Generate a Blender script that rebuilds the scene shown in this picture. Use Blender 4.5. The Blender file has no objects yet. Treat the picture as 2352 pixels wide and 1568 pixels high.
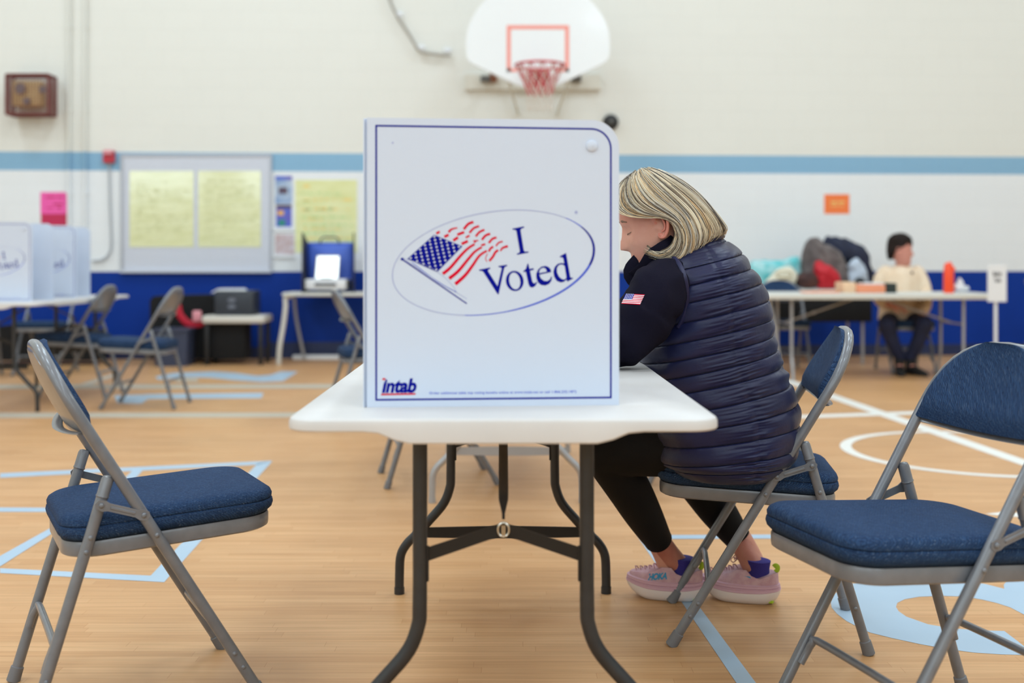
import bpy, bmesh, math, random
from mathutils import Vector, Matrix, noise, geometry
from mathutils.bvhtree import BVHTree
PI=math.pi; sin=math.sin; cos=math.cos
F=2600.0; H=1.008; CX=1176.0; HY=600.0       # focal length in pixels, eye height, centre column, horizon row
SC=bpy.context.scene; COL=SC.collection
V=Vector
def at(x,y,D): return V(((x-CX)*D/F, D, H-(y-HY)*D/F))          # a point seen at x,y that stands D metres away
def flr(x,y):                                                    # the floor point seen at x,y
    D=H*F/(y-HY); return V(((x-CX)*D/F, D, 0))
WA=0.0557; W0=11.89
def wal(x,y,off=0.0):                                            # the point of the back wall seen at x,y
    D=W0/(1-WA*(x-CX)/F); p=at(x,y,D); return p+V((WA,-1,0)).normalized()*off
def lin(c): return tuple(((v/255/12.92) if v/255<=.04045 else ((v/255+.055)/1.055)**2.4) for v in c)
# ---------------------------------------------------------------- materials
def mat(name,c,rough=.5,metal=0,c2=None,nscale=8,stretch=(1,1,1),bump=0,bscale=60,bstretch=(1,1,1),coat=0,emit=0,spec=.5,detail=3,sheen=0,lo=.35,hi=.65,trans=0,sub=0):
    m=bpy.data.materials.new(name); m.use_nodes=True; nt=m.node_tree; b=nt.nodes['Principled BSDF']
    col=lin(c)+(1,); b.inputs['Base Color'].default_value=col
    b.inputs['Roughness'].default_value=rough; b.inputs['Metallic'].default_value=metal
    b.inputs['Specular IOR Level'].default_value=spec
    if coat: b.inputs['Coat Weight'].default_value=coat; b.inputs['Coat Roughness'].default_value=.08
    if sheen: b.inputs['Sheen Weight'].default_value=sheen
    if sub: b.inputs['Subsurface Weight'].default_value=sub; b.inputs['Subsurface Scale'].default_value=.01
    if emit: b.inputs['Emission Color'].default_value=col; b.inputs['Emission Strength'].default_value=emit
    tc=nt.nodes.new('ShaderNodeTexCoord')
    def nz(sc,st,det):
        mp=nt.nodes.new('ShaderNodeMapping'); mp.inputs['Scale'].default_value=st
        n=nt.nodes.new('ShaderNodeTexNoise'); n.inputs['Scale'].default_value=sc; n.inputs['Detail'].default_value=det
        nt.links.new(tc.outputs['Object'],mp.inputs[0]); nt.links.new(mp.outputs[0],n.inputs['Vector']); return n
    if c2:
        n=nz(nscale,stretch,detail); r=nt.nodes.new('ShaderNodeValToRGB')
        r.color_ramp.elements[0].position=lo; r.color_ramp.elements[1].position=hi
        r.color_ramp.elements[0].color=col; r.color_ramp.elements[1].color=lin(c2)+(1,)
        nt.links.new(n.outputs['Fac'],r.inputs[0]); nt.links.new(r.outputs[0],b.inputs['Base Color'])
    if bump:
        n=nz(bscale,bstretch,3); bp=nt.nodes.new('ShaderNodeBump'); bp.inputs['Strength'].default_value=bump; bp.inputs['Distance'].default_value=.004
        nt.links.new(n.outputs['Fac'],bp.inputs['Height']); nt.links.new(bp.outputs[0],b.inputs['Normal'])
    return m
def N(m,t): return m.node_tree.nodes.new(t)
def fabric_mat(name,c,c2,c3):
    m=bpy.data.materials.new(name); m.use_nodes=True; nt=m.node_tree; L=nt.links; b=nt.nodes['Principled BSDF']
    tc=N(m,'ShaderNodeTexCoord'); b.inputs['Roughness'].default_value=.85; b.inputs['Specular IOR Level'].default_value=.2
    sx=N(m,'ShaderNodeSeparateXYZ'); L.new(tc.outputs['Object'],sx.inputs[0])
    def comb(ax,k):
        a=N(m,'ShaderNodeMath'); a.operation='MULTIPLY_ADD'; a.inputs[1].default_value=k; L.new(sx.outputs['Z'],a.inputs[0]); L.new(sx.outputs[ax],a.inputs[2]); return a
    cb=N(m,'ShaderNodeCombineXYZ'); L.new(comb('X',.8).outputs[0],cb.inputs[0]); L.new(comb('Y',.75).outputs[0],cb.inputs[1])
    nn=N(m,'ShaderNodeTexNoise'); nn.inputs['Scale'].default_value=60; L.new(tc.outputs['Object'],nn.inputs['Vector'])
    mx0=N(m,'ShaderNodeMix'); mx0.data_type='RGBA'; mx0.blend_type='LINEAR_LIGHT'; mx0.inputs[0].default_value=.004; L.new(cb.outputs[0],mx0.inputs[6]); L.new(nn.outputs['Color'],mx0.inputs[7])
    mp=N(m,'ShaderNodeMapping'); mp.inputs['Rotation'].default_value=(0,0,.62); L.new(mx0.outputs[2],mp.inputs[0])
    br=N(m,'ShaderNodeTexBrick'); br.inputs['Scale'].default_value=1; br.inputs['Brick Width'].default_value=.0105; br.inputs['Row Height'].default_value=.0048; br.inputs['Mortar Size'].default_value=.0009; br.inputs['Mortar Smooth'].default_value=.9
    br.inputs['Color1'].default_value=lin(c)+(1,); br.inputs['Color2'].default_value=tuple((a+d)/2 for a,d in zip(lin(c),lin(c2)))+(1,); br.inputs['Mortar'].default_value=lin(c2)+(1,); L.new(mp.outputs[0],br.inputs['Vector'])
    m2=N(m,'ShaderNodeMapping'); m2.inputs['Scale'].default_value=(1,5,1); m2.inputs['Rotation'].default_value=(0,0,.62); L.new(cb.outputs[0],m2.inputs[0])
    n=N(m,'ShaderNodeTexNoise'); n.inputs['Scale'].default_value=150; n.inputs['Detail'].default_value=1; L.new(m2.outputs[0],n.inputs['Vector'])
    r=N(m,'ShaderNodeValToRGB'); r.color_ramp.elements[0].position=.63; r.color_ramp.elements[1].position=.72; r.color_ramp.elements[1].color=(.65,.65,.65,1); L.new(n.outputs['Fac'],r.inputs[0])
    mx=N(m,'ShaderNodeMix'); mx.data_type='RGBA'; L.new(r.outputs[0],mx.inputs[0]); L.new(br.outputs['Color'],mx.inputs[6]); mx.inputs[7].default_value=lin(c3)+(1,); L.new(mx.outputs[2],b.inputs['Base Color'])
    iv=N(m,'ShaderNodeMath'); iv.operation='MULTIPLY_ADD'; iv.inputs[1].default_value=-1; iv.inputs[2].default_value=1; L.new(br.outputs['Fac'],iv.inputs[0])
    ad=N(m,'ShaderNodeMath'); ad.operation='MULTIPLY_ADD'; ad.inputs[1].default_value=.6; L.new(n.outputs['Fac'],ad.inputs[0]); L.new(iv.outputs[0],ad.inputs[2])
    bp=N(m,'ShaderNodeBump'); bp.inputs['Strength'].default_value=.6; bp.inputs['Distance'].default_value=.0016
    L.new(ad.outputs[0],bp.inputs['Height']); L.new(bp.outputs[0],b.inputs['Normal']); return m
def wall_mat():
    m=bpy.data.materials.new('painted_block_wall'); m.use_nodes=True; nt=m.node_tree; L=nt.links; b=nt.nodes['Principled BSDF']
    tc=N(m,'ShaderNodeTexCoord'); sx=N(m,'ShaderNodeSeparateXYZ'); L.new(tc.outputs['Object'],sx.inputs[0])
    r=N(m,'ShaderNodeValToRGB'); r.color_ramp.interpolation='CONSTANT'; e=r.color_ramp.elements
    mr=N(m,'ShaderNodeMath'); mr.operation='DIVIDE'; mr.inputs[1].default_value=7.0; L.new(sx.outputs['Z'],mr.inputs[0]); L.new(mr.outputs[0],r.inputs[0])
    e[0].position=0; e[0].color=lin((2,52,146))+(1,); e[1].position=.883/7; e[1].color=lin((235,238,241))+(1,)
    a=e.new(1.917/7); a.color=lin((140,182,212))+(1,); a=e.new(2.13/7); a.color=lin((231,230,223))+(1,)
    cb=N(m,'ShaderNodeCombineXYZ'); L.new(sx.outputs['X'],cb.inputs[0]); L.new(sx.outputs['Z'],cb.inputs[1])
    br=N(m,'ShaderNodeTexBrick'); br.inputs['Scale'].default_value=1; br.inputs['Brick Width'].default_value=.4; br.inputs['Row Height'].default_value=.2; br.inputs['Mortar Size'].default_value=.006; br.inputs['Mortar Smooth'].default_value=.6
    br.inputs['Color1'].default_value=(1,1,1,1); br.inputs['Color2'].default_value=(.97,.97,.97,1); br.inputs['Mortar'].default_value=(.90,.90,.90,1)
    L.new(cb.outputs[0],br.inputs['Vector'])
    mx=N(m,'ShaderNodeMix'); mx.data_type='RGBA'; mx.blend_type='MULTIPLY'; mx.inputs[0].default_value=.35
    L.new(r.outputs[0],mx.inputs[6]); L.new(br.outputs['Color'],mx.inputs[7]); L.new(mx.outputs[2],b.inputs['Base Color'])
    n=N(m,'ShaderNodeTexNoise'); n.inputs['Scale'].default_value=70; L.new(tc.outputs['Object'],n.inputs['Vector'])
    ad=N(m,'ShaderNodeMath'); ad.operation='SUBTRACT'; L.new(n.outputs['Fac'],ad.inputs[0]); L.new(br.outputs['Fac'],ad.inputs[1])
    bp=N(m,'ShaderNodeBump'); bp.inputs['Strength'].default_value=.3; bp.inputs['Distance'].default_value=.004; L.new(ad.outputs[0],bp.inputs['Height']); L.new(bp.outputs[0],b.inputs['Normal'])
    b.inputs['Roughness'].default_value=.6; b.inputs['Specular IOR Level'].default_value=.2; return m
def floor_mat():
    m=bpy.data.materials.new('wood_strip_floor'); m.use_nodes=True; nt=m.node_tree; L=nt.links; b=nt.nodes['Principled BSDF']
    tc=N(m,'ShaderNodeTexCoord')
    br=N(m,'ShaderNodeTexBrick'); br.inputs['Scale'].default_value=1; br.inputs['Brick Width'].default_value=.52; br.inputs['Row Height'].default_value=.038; br.inputs['Mortar Size'].default_value=.0006; br.offset=.37
    br.inputs['Color1'].default_value=lin((207,156,106))+(1,); br.inputs['Color2'].default_value=lin((219,171,122))+(1,); br.inputs['Mortar'].default_value=lin((190,136,84))+(1,)
    sx=N(m,'ShaderNodeSeparateXYZ'); L.new(tc.outputs['Object'],sx.inputs[0])
    dv=N(m,'ShaderNodeMath'); dv.operation='DIVIDE'; dv.inputs[1].default_value=.038; L.new(sx.outputs['Y'],dv.inputs[0]); fl_=N(m,'ShaderNodeMath'); fl_.operation='FLOOR'; L.new(dv.outputs[0],fl_.inputs[0])
    wn=N(m,'ShaderNodeTexWhiteNoise'); wn.noise_dimensions='1D'; L.new(fl_.outputs[0],wn.inputs['W']); ax=N(m,'ShaderNodeMath'); ax.operation='ADD'; L.new(wn.outputs['Value'],ax.inputs[0]); L.new(sx.outputs['X'],ax.inputs[1])
    cv=N(m,'ShaderNodeCombineXYZ'); L.new(ax.outputs[0],cv.inputs[0]); L.new(sx.outputs['Y'],cv.inputs[1]); L.new(cv.outputs[0],br.inputs['Vector'])
    mp=N(m,'ShaderNodeMapping'); mp.inputs['Scale'].default_value=(1.1,26,1); L.new(tc.outputs['Object'],mp.inputs[0])
    n=N(m,'ShaderNodeTexNoise'); n.inputs['Scale'].default_value=2.6; n.inputs['Detail'].default_value=5; L.new(mp.outputs[0],n.inputs['Vector'])
    r=N(m,'ShaderNodeValToRGB'); r.color_ramp.elements[0].position=.3; r.color_ramp.elements[1].position=.68; r.color_ramp.elements[0].color=(.82,.79,.74,1); r.color_ramp.elements[1].color=(1.0,1.0,1.0,1)
    L.new(n.outputs['Fac'],r.inputs[0])
    mx=N(m,'ShaderNodeMix'); mx.data_type='RGBA'; mx.blend_type='MULTIPLY'; mx.inputs[0].default_value=1
    L.new(br.outputs['Color'],mx.inputs[6]); L.new(r.outputs[0],mx.inputs[7])
    n2=N(m,'ShaderNodeTexNoise'); n2.inputs['Scale'].default_value=1.3; n2.inputs['Detail'].default_value=4; L.new(tc.outputs['Object'],n2.inputs['Vector'])
    r2=N(m,'ShaderNodeValToRGB'); r2.color_ramp.elements[0].position=.3; r2.color_ramp.elements[1].position=.6; r2.color_ramp.elements[0].color=(.88,.87,.86,1); r2.color_ramp.elements[1].color=(1,1,1,1); L.new(n2.outputs['Fac'],r2.inputs[0])
    m2=N(m,'ShaderNodeMix'); m2.data_type='RGBA'; m2.blend_type='MULTIPLY'; m2.inputs[0].default_value=1; L.new(mx.outputs[2],m2.inputs[6]); L.new(r2.outputs[0],m2.inputs[7])
    L.new(m2.outputs[2],b.inputs['Base Color']); b.inputs['Roughness'].default_value=.42; b.inputs['Specular IOR Level'].default_value=.4
    return m
M={}
M['wall']=wall_mat(); M['floor']=floor_mat()
M['ceiling']=mat('ceiling_paint',(236,236,230),.8); M['cream']=mat('cream_paint',(226,224,212),.7)
M['steel']=mat('grey_chair_metal',(116,118,124),.34,.05,coat=.35,c2=(108,110,116),nscale=30)
M['steel2']=mat('light_grey_metal',(165,166,170),.35,.3,coat=.2)
M['dleg']=mat('dark_grey_leg_metal',(40,41,44),.45,.05,coat=.12,c2=(34,35,38),nscale=25)
M['blackmetal']=mat('black_brace_metal',(34,31,29),.45,.4)
M['chrome']=mat('bright_steel',(200,195,185),.2,1)
M['rubber']=mat('grey_rubber',(112,112,116),.6)
M['fab']=fabric_mat('navy_upholstery',(42,68,104),(24,42,72),(104,124,150))
M['table']=mat('white_plastic_tabletop',(211,207,205),.45,bump=.12,bscale=500,c2=(205,201,199),nscale=5)
M['panel']=mat('white_corrugated_plastic',(205,214,231),.6,spec=.2)
M['panelbg']=mat('white_booth_plastic',(222,228,236),.5)
M['pblue']=mat('print_blue',(0,10,140),.6,spec=.08); M['pred']=mat('print_red',(212,0,44),.6,spec=.08)
M['pgrey']=mat('print_pale_blue',(158,166,208),.5); M['pmid']=mat('print_mid_blue',(50,80,205),.45); M['pwhite']=mat('print_white',(214,220,232),.5)
M['pfade']=mat('print_faded_blue',(160,178,225),.5); M['pfader']=mat('print_faded_red',(230,160,175),.5)
M['lblue']=mat('light_blue_floor_paint',(171,193,212),.42,c2=(165,188,208),nscale=3); M['lgrey']=mat('grey_floor_paint',(186,176,160),.5)
M['wline']=mat('white_floor_paint',(232,230,224),.45)
M['navybase']=mat('navy_rubber_base',(22,38,80),.5)
M['skin']=mat('skin',(214,158,138),.5,c2=(204,138,120),nscale=14,sub=.08,bump=.1,bscale=250)
M['skinr']=mat('skin_of_ankle',(190,128,108),.55,c2=(172,104,88),nscale=16)
M['vest']=mat('navy_quilted_nylon',(15,21,66),.42,bump=.12,bscale=90,spec=.36,c2=(13,18,56),nscale=5,sheen=.1)
M['fleece']=mat('dark_navy_fleece',(24,22,36),.95,bump=.3,bscale=400,spec=.1)
M['legg']=mat('black_leggings',(14,14,16),.75,spec=.2,bump=.1,bscale=500)
M['piping']=mat('navy_piping',(20,24,66),.5)
M['sock']=mat('purple_sock',(46,36,120),.9)
M['shoe']=mat('pink_knit_upper',(208,170,176),.8,c2=(196,152,162),nscale=60,bump=.35,bscale=350)
M['sole']=mat('pale_foam_sole',(228,216,212),.6); M['solep']=mat('pink_foam_midsole',(206,164,178),.6)
M['lime']=mat('lime_tab',(170,200,40),.6); M['teal']=mat('teal_print',(38,140,185),.5); M['outsole']=mat('dark_outsole',(40,38,38),.8)
M['lace']=mat('pink_lace',(186,140,144),.8)
H1=[(232,216,188),(204,186,156),(160,140,114),(86,74,64),(196,190,180),(216,178,130)]
for i,c in enumerate(H1): M['hair%d'%i]=mat('blonde_hair_%d'%i,c,.38,spec=.6)
M['hairbase']=mat('blonde_hair_under',(120,104,84),.6,c2=(84,72,58),nscale=24,stretch=(1,1,1),bump=.4,bscale=80)
M['black']=mat('black_plastic',(22,22,25),.5); M['darkgrey']=mat('dark_grey_plastic',(48,54,64),.5,c2=(42,48,58),nscale=10)
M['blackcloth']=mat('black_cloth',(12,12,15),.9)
M['bin']=mat('slate_bin_plastic',(52,60,84),.5)
M['bgtable']=mat('off_white_laminate',(214,214,208),.45)
M['bluecase']=mat('blue_case_plastic',(44,84,200),.4); M['bluecase2']=mat('blue_case_lining',(78,112,215),.5)
M['screen']=mat('lit_tablet_screen',(240,250,248),.3,emit=1.3); M['whiteplas']=mat('white_plastic',(226,228,232),.4)
M['red']=mat('red_plastic',(196,28,52),.4); M['redcord']=mat('red_webbing',(190,14,46),.6)
M['board']=mat('grey_white_board',(206,210,222),.4); M['boardtrim']=mat('aluminium_trim',(176,180,190),.4,.4)
M['yel']=mat('yellow_green_chart_paper',(232,234,180),.6,c2=(220,222,156),nscale=3,stretch=(1,1,5),lo=.4,hi=.75)
M['yelgl']=mat('laminated_yellow_chart',(228,230,182),.16,c2=(216,218,160),nscale=3,stretch=(1,1,6),bump=.8,bscale=2.2,bstretch=(1,1,2.5),coat=1,spec=.8,lo=.45,hi=.7)
M['ear']=mat('ear_skin',(212,134,116),.5,sub=.08)
M['ink']=mat('olive_marker_ink',(206,208,158),.6); M['inko']=mat('orange_marker_ink',(240,214,130),.6); M['inkg']=mat('green_marker_ink',(206,224,160),.6)
M['pink']=mat('pink_paper',(244,92,176),.6); M['mag']=mat('magenta_paper',(196,34,84),.6); M['orange']=mat('orange_paper',(250,128,66),.6)
M['paper']=mat('white_paper',(232,234,238),.6); M['picb']=mat('poster_blue',(116,150,200),.6,c2=(190,204,220),nscale=12); M['picd']=mat('poster_dark',(50,60,100),.6,c2=(110,80,80),nscale=20)
M['picm']=mat('poster_bright_blue',(70,110,210),.6,c2=(110,90,180),nscale=10); M['picy']=mat('poster_yellow',(240,180,80),.6); M['picg']=mat('poster_green',(40,140,120),.6); M['picw']=mat('poster_grid',(214,206,214),.6,c2=(190,160,160),nscale=22)
M['bboard']=mat('white_backboard',(238,241,243),.25,coat=.3); M['coral']=mat('coral_line_paint',(244,150,136),.4); M['rim']=mat('red_rim_metal',(196,30,44),.35,.2)
M['net']=mat('white_net_cord',(222,214,204),.8); M['timber']=mat('painted_mounting_board',(220,216,204),.6); M['bracket']=mat('dark_grey_bracket',(100,98,94),.5,.4); M['rust']=mat('brown_bracket',(146,92,66),.6,.2)
M['cage']=mat('brown_cage_wire',(112,48,44),.5,.2); M['brass']=mat('tan_signal_housing',(222,190,140),.5,.1); M['greyp']=mat('grey_clapper',(140,136,140),.5,.3)
M['alarmred']=mat('alarm_red',(188,24,50),.35); M['alarmpink']=mat('alarm_lens',(226,150,160),.3); M['conduit']=mat('painted_conduit',(214,216,216),.5); M['conduitg']=mat('grey_conduit',(176,180,186),.5)
M['aqua']=mat('turquoise_print_cloth',(72,190,196),.7,c2=(176,222,226),nscale=9,bump=.6,bscale=20); M['creamc']=mat('cream_felt',(226,220,200),.8,bump=.3,bscale=30)
M['greycoat']=mat('grey_wool_coat',(128,118,116),.95,c2=(92,84,84),nscale=9,bump=.6,bscale=30); M['redc']=mat('red_nylon',(196,22,40),.6,bump=.6,bscale=14); M['navyc']=mat('navy_coat_cloth',(20,25,48),.7,bump=.7,bscale=12,c2=(30,38,66),nscale=8)
M['palebl']=mat('pale_grey_jacket',(190,202,218),.7,bump=.5,bscale=10); M['brownc']=mat('dark_brown_bag_cloth',(58,38,38),.8,c2=(90,52,42),nscale=8); M['straw']=mat('straw_hat_band',(196,178,138),.8)
M['carton']=mat('peach_carton',(234,196,160),.7); M['carton2']=mat('orange_carton',(236,150,112),.7); M['dkgreen']=mat('dark_green_box',(28,40,36),.5)
M['bottle']=mat('orange_bottle_plastic',(250,78,36),.4); M['tissue']=mat('white_tissue',(236,240,246),.8)
M['sweater']=mat('cream_knit_sweater',(236,214,188),.9,c2=(228,200,170),nscale=9,bump=.3,bscale=60); M['jeans']=mat('dark_blue_jeans',(28,38,74),.8,c2=(22,28,56),nscale=8); M['boot']=mat('black_suede',(16,15,17),.8)
M['dhair']=mat('dark_brown_hair',(24,15,12),.6,bump=.8,bscale=30,c2=(34,22,17),nscale=30,spec=.2); M['handd']=mat('reddish_skin',(206,140,124),.6)
M['text']=mat('black_ink',(40,40,52),.6); M['lash']=mat('brow_hair',(120,92,76),.7); M['chipdark']=mat('bare_metal_chip',(70,66,64),.5)
M['speaker']=mat('speaker_black',(30,31,33),.5); M['speakerc']=mat('speaker_centre',(96,96,94),.4); M['shelfw']=mat('white_enamel',(212,208,200),.4); M['greyd']=mat('grey_disc',(110,116,130),.4)
M['garland']=mat('grey_cord_cover',(176,172,164),.6)
# ---------------------------------------------------------------- geometry
class MB:
    def __init__(s): s.v=[]; s.f=[]; s.m=[]
    def add(s,vs,fs,mi=0):
        o=len(s.v); s.v+=[V(p) for p in vs]; s.f+=[tuple(i+o for i in f) for f in fs]; s.m+=[mi]*len(fs); return s
    def join(s,o,mi=None):
        b=len(s.v); s.v+=o.v; s.f+=[tuple(i+b for i in f) for f in o.f]; s.m+=[mi if mi is not None else k for k in o.m]; return s
    def box(s,a,b,mi=0,bev=0.0,T=None):
        x0,y0,z0=a; x1,y1,z1=b
        if bev<=0:
            vs=[(x,y,z) for z in(z0,z1) for y in(y0,y1) for x in(x0,x1)]
            fs=[(0,2,3,1),(4,5,7,6),(0,1,5,4),(2,6,7,3),(0,4,6,2),(1,3,7,5)]
        else:
            e=min(bev,abs(x1-x0)/2.01,abs(y1-y0)/2.01,abs(z1-z0)/2.01); bm=bmesh.new(); bmesh.ops.create_cube(bm,size=1)
            for q in bm.verts: q.co=V(((x0+x1)/2+q.co.x*(x1-x0),(y0+y1)/2+q.co.y*(y1-y0),(z0+z1)/2+q.co.z*(z1-z0)))
            bmesh.ops.bevel(bm,geom=bm.edges[:],offset=e,segments=2,profile=.5,affect='EDGES')
            bm.verts.index_update(); vs=[q.co.copy() for q in bm.verts]; fs=[tuple(q.index for q in f.verts) for f in bm.faces]; bm.free()
        if T: vs=[T@V(p) for p in vs]
        return s.add(vs,fs,mi)
    def tube(s,pts,r,n=12,mi=0,cap=True,flat=None,up=None):
        pts=[V(p) for p in pts]; k=len(pts); R=r if hasattr(r,'__len__') else [r]*k
        tg=[((pts[min(i+1,k-1)]-pts[i]).normalized()+(pts[i]-pts[max(i-1,0)]).normalized()).normalized() for i in range(k)]
        u=V(up) if up else (V((0,0,1)) if abs(tg[0].z)<.9 else V((0,1,0)))
        u=(u-tg[0]*u.dot(tg[0])).normalized(); vs=[]
        for i in range(k):
            u=(u-tg[i]*u.dot(tg[i])).normalized(); w=tg[i].cross(u); a=R[i]
            ru,rw=(a,a) if not hasattr(a,'__len__') else a
            for j in range(n): t=2*PI*j/n; vs.append(pts[i]+u*(ru*cos(t))+w*(rw*sin(t)))
        fs=[(i*n+j,i*n+(j+1)%n,(i+1)*n+(j+1)%n,(i+1)*n+j) for i in range(k-1) for j in range(n)]
        if cap: fs+=[tuple(range(n-1,-1,-1)),tuple(range((k-1)*n,k*n))]
        return s.add(vs,fs,mi)
    def loft(s,rings,mi=0,cap=True,closed=True):
        n=len(rings[0]); vs=[p for r in rings for p in r]; m=n if closed else n-1
        fs=[(i*n+j,i*n+(j+1)%n,(i+1)*n+(j+1)%n,(i+1)*n+j) for i in range(len(rings)-1) for j in range(m)]
        if cap: fs+=[tuple(range(n-1,-1,-1)),tuple(range((len(rings)-1)*n,len(rings)*n))]
        return s.add(vs,fs,mi)
    def ball(s,c,r,mi=0,n=16,m=10,T=None):
        r=r if hasattr(r,'__len__') else (r,r,r); c=V(c); rings=[]
        for i in range(m+1):
            a=-PI/2+PI*i/m; q=[]
            for j in range(n):
                t=2*PI*j/n; p=V((r[0]*cos(a)*cos(t),r[1]*cos(a)*sin(t),r[2]*sin(a)))
                if i in(0,m): p=V((r[0]*.02*cos(t),r[1]*.02*sin(t),r[2]*sin(a)))
                if T: p=T@p
                q.append(c+p)
            rings.append(q)
        return s.loft(rings,mi)
    def poly(s,outer,holes=(),mi=0):                 # flat polygon, points are 3-D
        ps=[[V(p) for p in outer]]+[[V(p) for p in h] for h in holes]; tri=geometry.tessellate_polygon(ps); fl=[p for q in ps for p in q]
        return s.add(fl,[tuple(t) for t in tri],mi)
    def prism(s,outer,vec,mi=0,mi2=None):            # polygon pushed along vec
        vec=V(vec); n=len(outer); o=[V(p) for p in outer]; s.poly(o,(),mi); s.poly([p+vec for p in o][::-1],(),mi)
        return s.add(o+[p+vec for p in o],[(i,(i+1)%n,n+(i+1)%n,n+i) for i in range(n)],mi if mi2 is None else mi2)
    def build(s,name,mats,parent=None,smooth=True,ang=38,loc=None,merge=True,recalc=True):
        me=bpy.data.meshes.new(name); B=BASIS.get(parent.name) if parent else None
        if parent is None and loc is not None: L=V(loc); vs=[p-L for p in s.v]
        elif B: I=B.inverted(); vs=[I@p for p in s.v]
        else: vs=s.v
        me.from_pydata([tuple(p) for p in vs],[],s.f)
        for m in (mats if isinstance(mats,(list,tuple)) else [mats]): me.materials.append(m)
        me.polygons.foreach_set('material_index',s.m)
        if merge or recalc:
            bm=bmesh.new(); bm.from_mesh(me)
            if merge: bmesh.ops.remove_doubles(bm,verts=bm.verts,dist=1e-6)
            if recalc: bmesh.ops.recalc_face_normals(bm,faces=bm.faces)
            bm.to_mesh(me); bm.free()
        me.polygons.foreach_set('use_smooth',[smooth]*len(me.polygons))
        if smooth: me.set_sharp_from_angle(angle=math.radians(ang))
        o=bpy.data.objects.new(name,me); COL.objects.link(o)
        if parent: o.parent=parent
        elif loc is not None: o.location=loc
        return o
BASIS={}
def tag(o,label,cat,group=None,kind=None):
    o['label']=label
    if cat: o['category']=cat
    if group: o['group']=group
    if kind: o['kind']=kind
    return o
def thing(name,label,cat,loc=(0,0,0),rz=0,group=None,local=False):   # parts are written in world space unless local
    o=bpy.data.objects.new(name,None); COL.objects.link(o); o.location=loc; o.rotation_euler=(0,0,rz); o.empty_display_size=.1
    BASIS[o.name]=Matrix() if local else Matrix.Translation(loc)@Matrix.Rotation(rz,4,'Z')
    return tag(o,label,cat,group)
def struct(o): o['kind']='structure'; return o
def dup(root,name,loc,rz,label,group):
    r=root.copy(); COL.objects.link(r); r.location=loc; r.rotation_euler=(0,0,rz); r['label']=label
    if group: r['group']=group
    for ch in list(root.children):
        c=ch.copy(); COL.objects.link(c); c.parent=r
        for g in ch.children: d=g.copy(); COL.objects.link(d); d.parent=c
    return r
def chaikin(p,it=1):
    for _ in range(it):
        q=[]
        for i in range(len(p)): a=V(p[i]); b=V(p[(i+1)%len(p)]); q+=[a*.75+b*.25,a*.25+b*.75]
        p=q
    return p
def crom(P,t):                                       # Catmull-Rom through a list of tuples
    n=len(P)-1; t=max(0,min(n-1e-6,t)); i=int(t); f=t-i; g=lambda k:P[max(0,min(n,k))]; out=[]
    for a,b,c,d in zip(g(i-1),g(i),g(i+1),g(i+2)):
        out.append(.5*((2*b)+(-a+c)*f+(2*a-5*b+4*c-d)*f*f+(-a+3*b-3*c+d)*f**3))
    return out
def spl(P,n): return [V(crom(P,(len(P)-1)*i/(n-1))) for i in range(n)]
def rrect(x0,x1,y0,y1,r,k=6,r2=None):                # rounded rectangle outline, counter-clockwise
    out=[]; r2=r if r2 is None else r2
    for cx,cy,a0,q in((x1-r,y1-r,0,r),(x0+r2,y1-r2,PI/2,r2),(x0+r2,y0+r2,PI,r2),(x1-r,y0+r,1.5*PI,r)):
        for i in range(k+1): a=a0+PI/2*i/k; out.append((cx+q*cos(a),cy+q*sin(a)))
    return out
def text_geo(body,bold=0,shear=0,space=1):
    cu=bpy.data.curves.new('t','FONT'); cu.body=body; cu.shear=shear; cu.offset=bold; cu.space_character=space; cu.resolution_u=6
    o=bpy.data.objects.new('t',cu); COL.objects.link(o); dg=bpy.context.evaluated_depsgraph_get(); ev=o.evaluated_get(dg); me=ev.to_mesh()
    vs=[(q.co.x,q.co.y) for q in me.vertices]; fs=[tuple(p.vertices) for p in me.polygons]; ev.to_mesh_clear()
    bpy.data.objects.remove(o); bpy.data.curves.remove(cu)
    x0=min(p[0] for p in vs); x1=max(p[0] for p in vs); y0=min(p[1] for p in vs); y1=max(p[1] for p in vs)
    return [((p[0]-x0)/(x1-x0),(p[1]-y0)/(y1-y0)) for p in vs],fs
def stroke(pts,w,taper=False):                       # 2-D polyline -> outline polygon
    P=[V((p[0],p[1],0)) for p in pts]; n=len(P)
    if n>2: P=spl([tuple(p) for p in P],n*4); n=len(P)
    W=w if hasattr(w,'__len__') else None; L=[];R=[]
    for i in range(n):
        t=(P[min(i+1,n-1)]-P[max(i-1,0)]).normalized(); q=V((-t.y,t.x,0)); f=i/(n-1)
        ww=(W[0]+(W[1]-W[0])*f if W else w)/2
        L.append(P[i]+q*ww); R.append(P[i]-q*ww)
    return [(p.x,p.y) for p in L+R[::-1]]
def remesh(mb,vox,smooth=2):
    me=bpy.data.meshes.new('tmp'); me.from_pydata([tuple(p) for p in mb.v],[],mb.f)
    bm=bmesh.new(); bm.from_mesh(me); bmesh.ops.recalc_face_normals(bm,faces=bm.faces); bm.to_mesh(me); bm.free()
    o=bpy.data.objects.new('tmp',me); COL.objects.link(o)
    m=o.modifiers.new('r','REMESH'); m.mode='VOXEL'; m.voxel_size=vox; m.use_smooth_shade=True
    if smooth: s=o.modifiers.new('s','SMOOTH'); s.iterations=smooth; s.factor=.5
    dg=bpy.context.evaluated_depsgraph_get(); ev=o.evaluated_get(dg); e=ev.to_mesh()
    out=MB(); out.add([q.co.copy() for q in e.vertices],[tuple(p.vertices) for p in e.polygons]); ev.to_mesh_clear()
    bpy.data.objects.remove(o); bpy.data.meshes.remove(me); return out
def bvh(mb): return BVHTree.FromPolygons(mb.v,mb.f)
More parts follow.
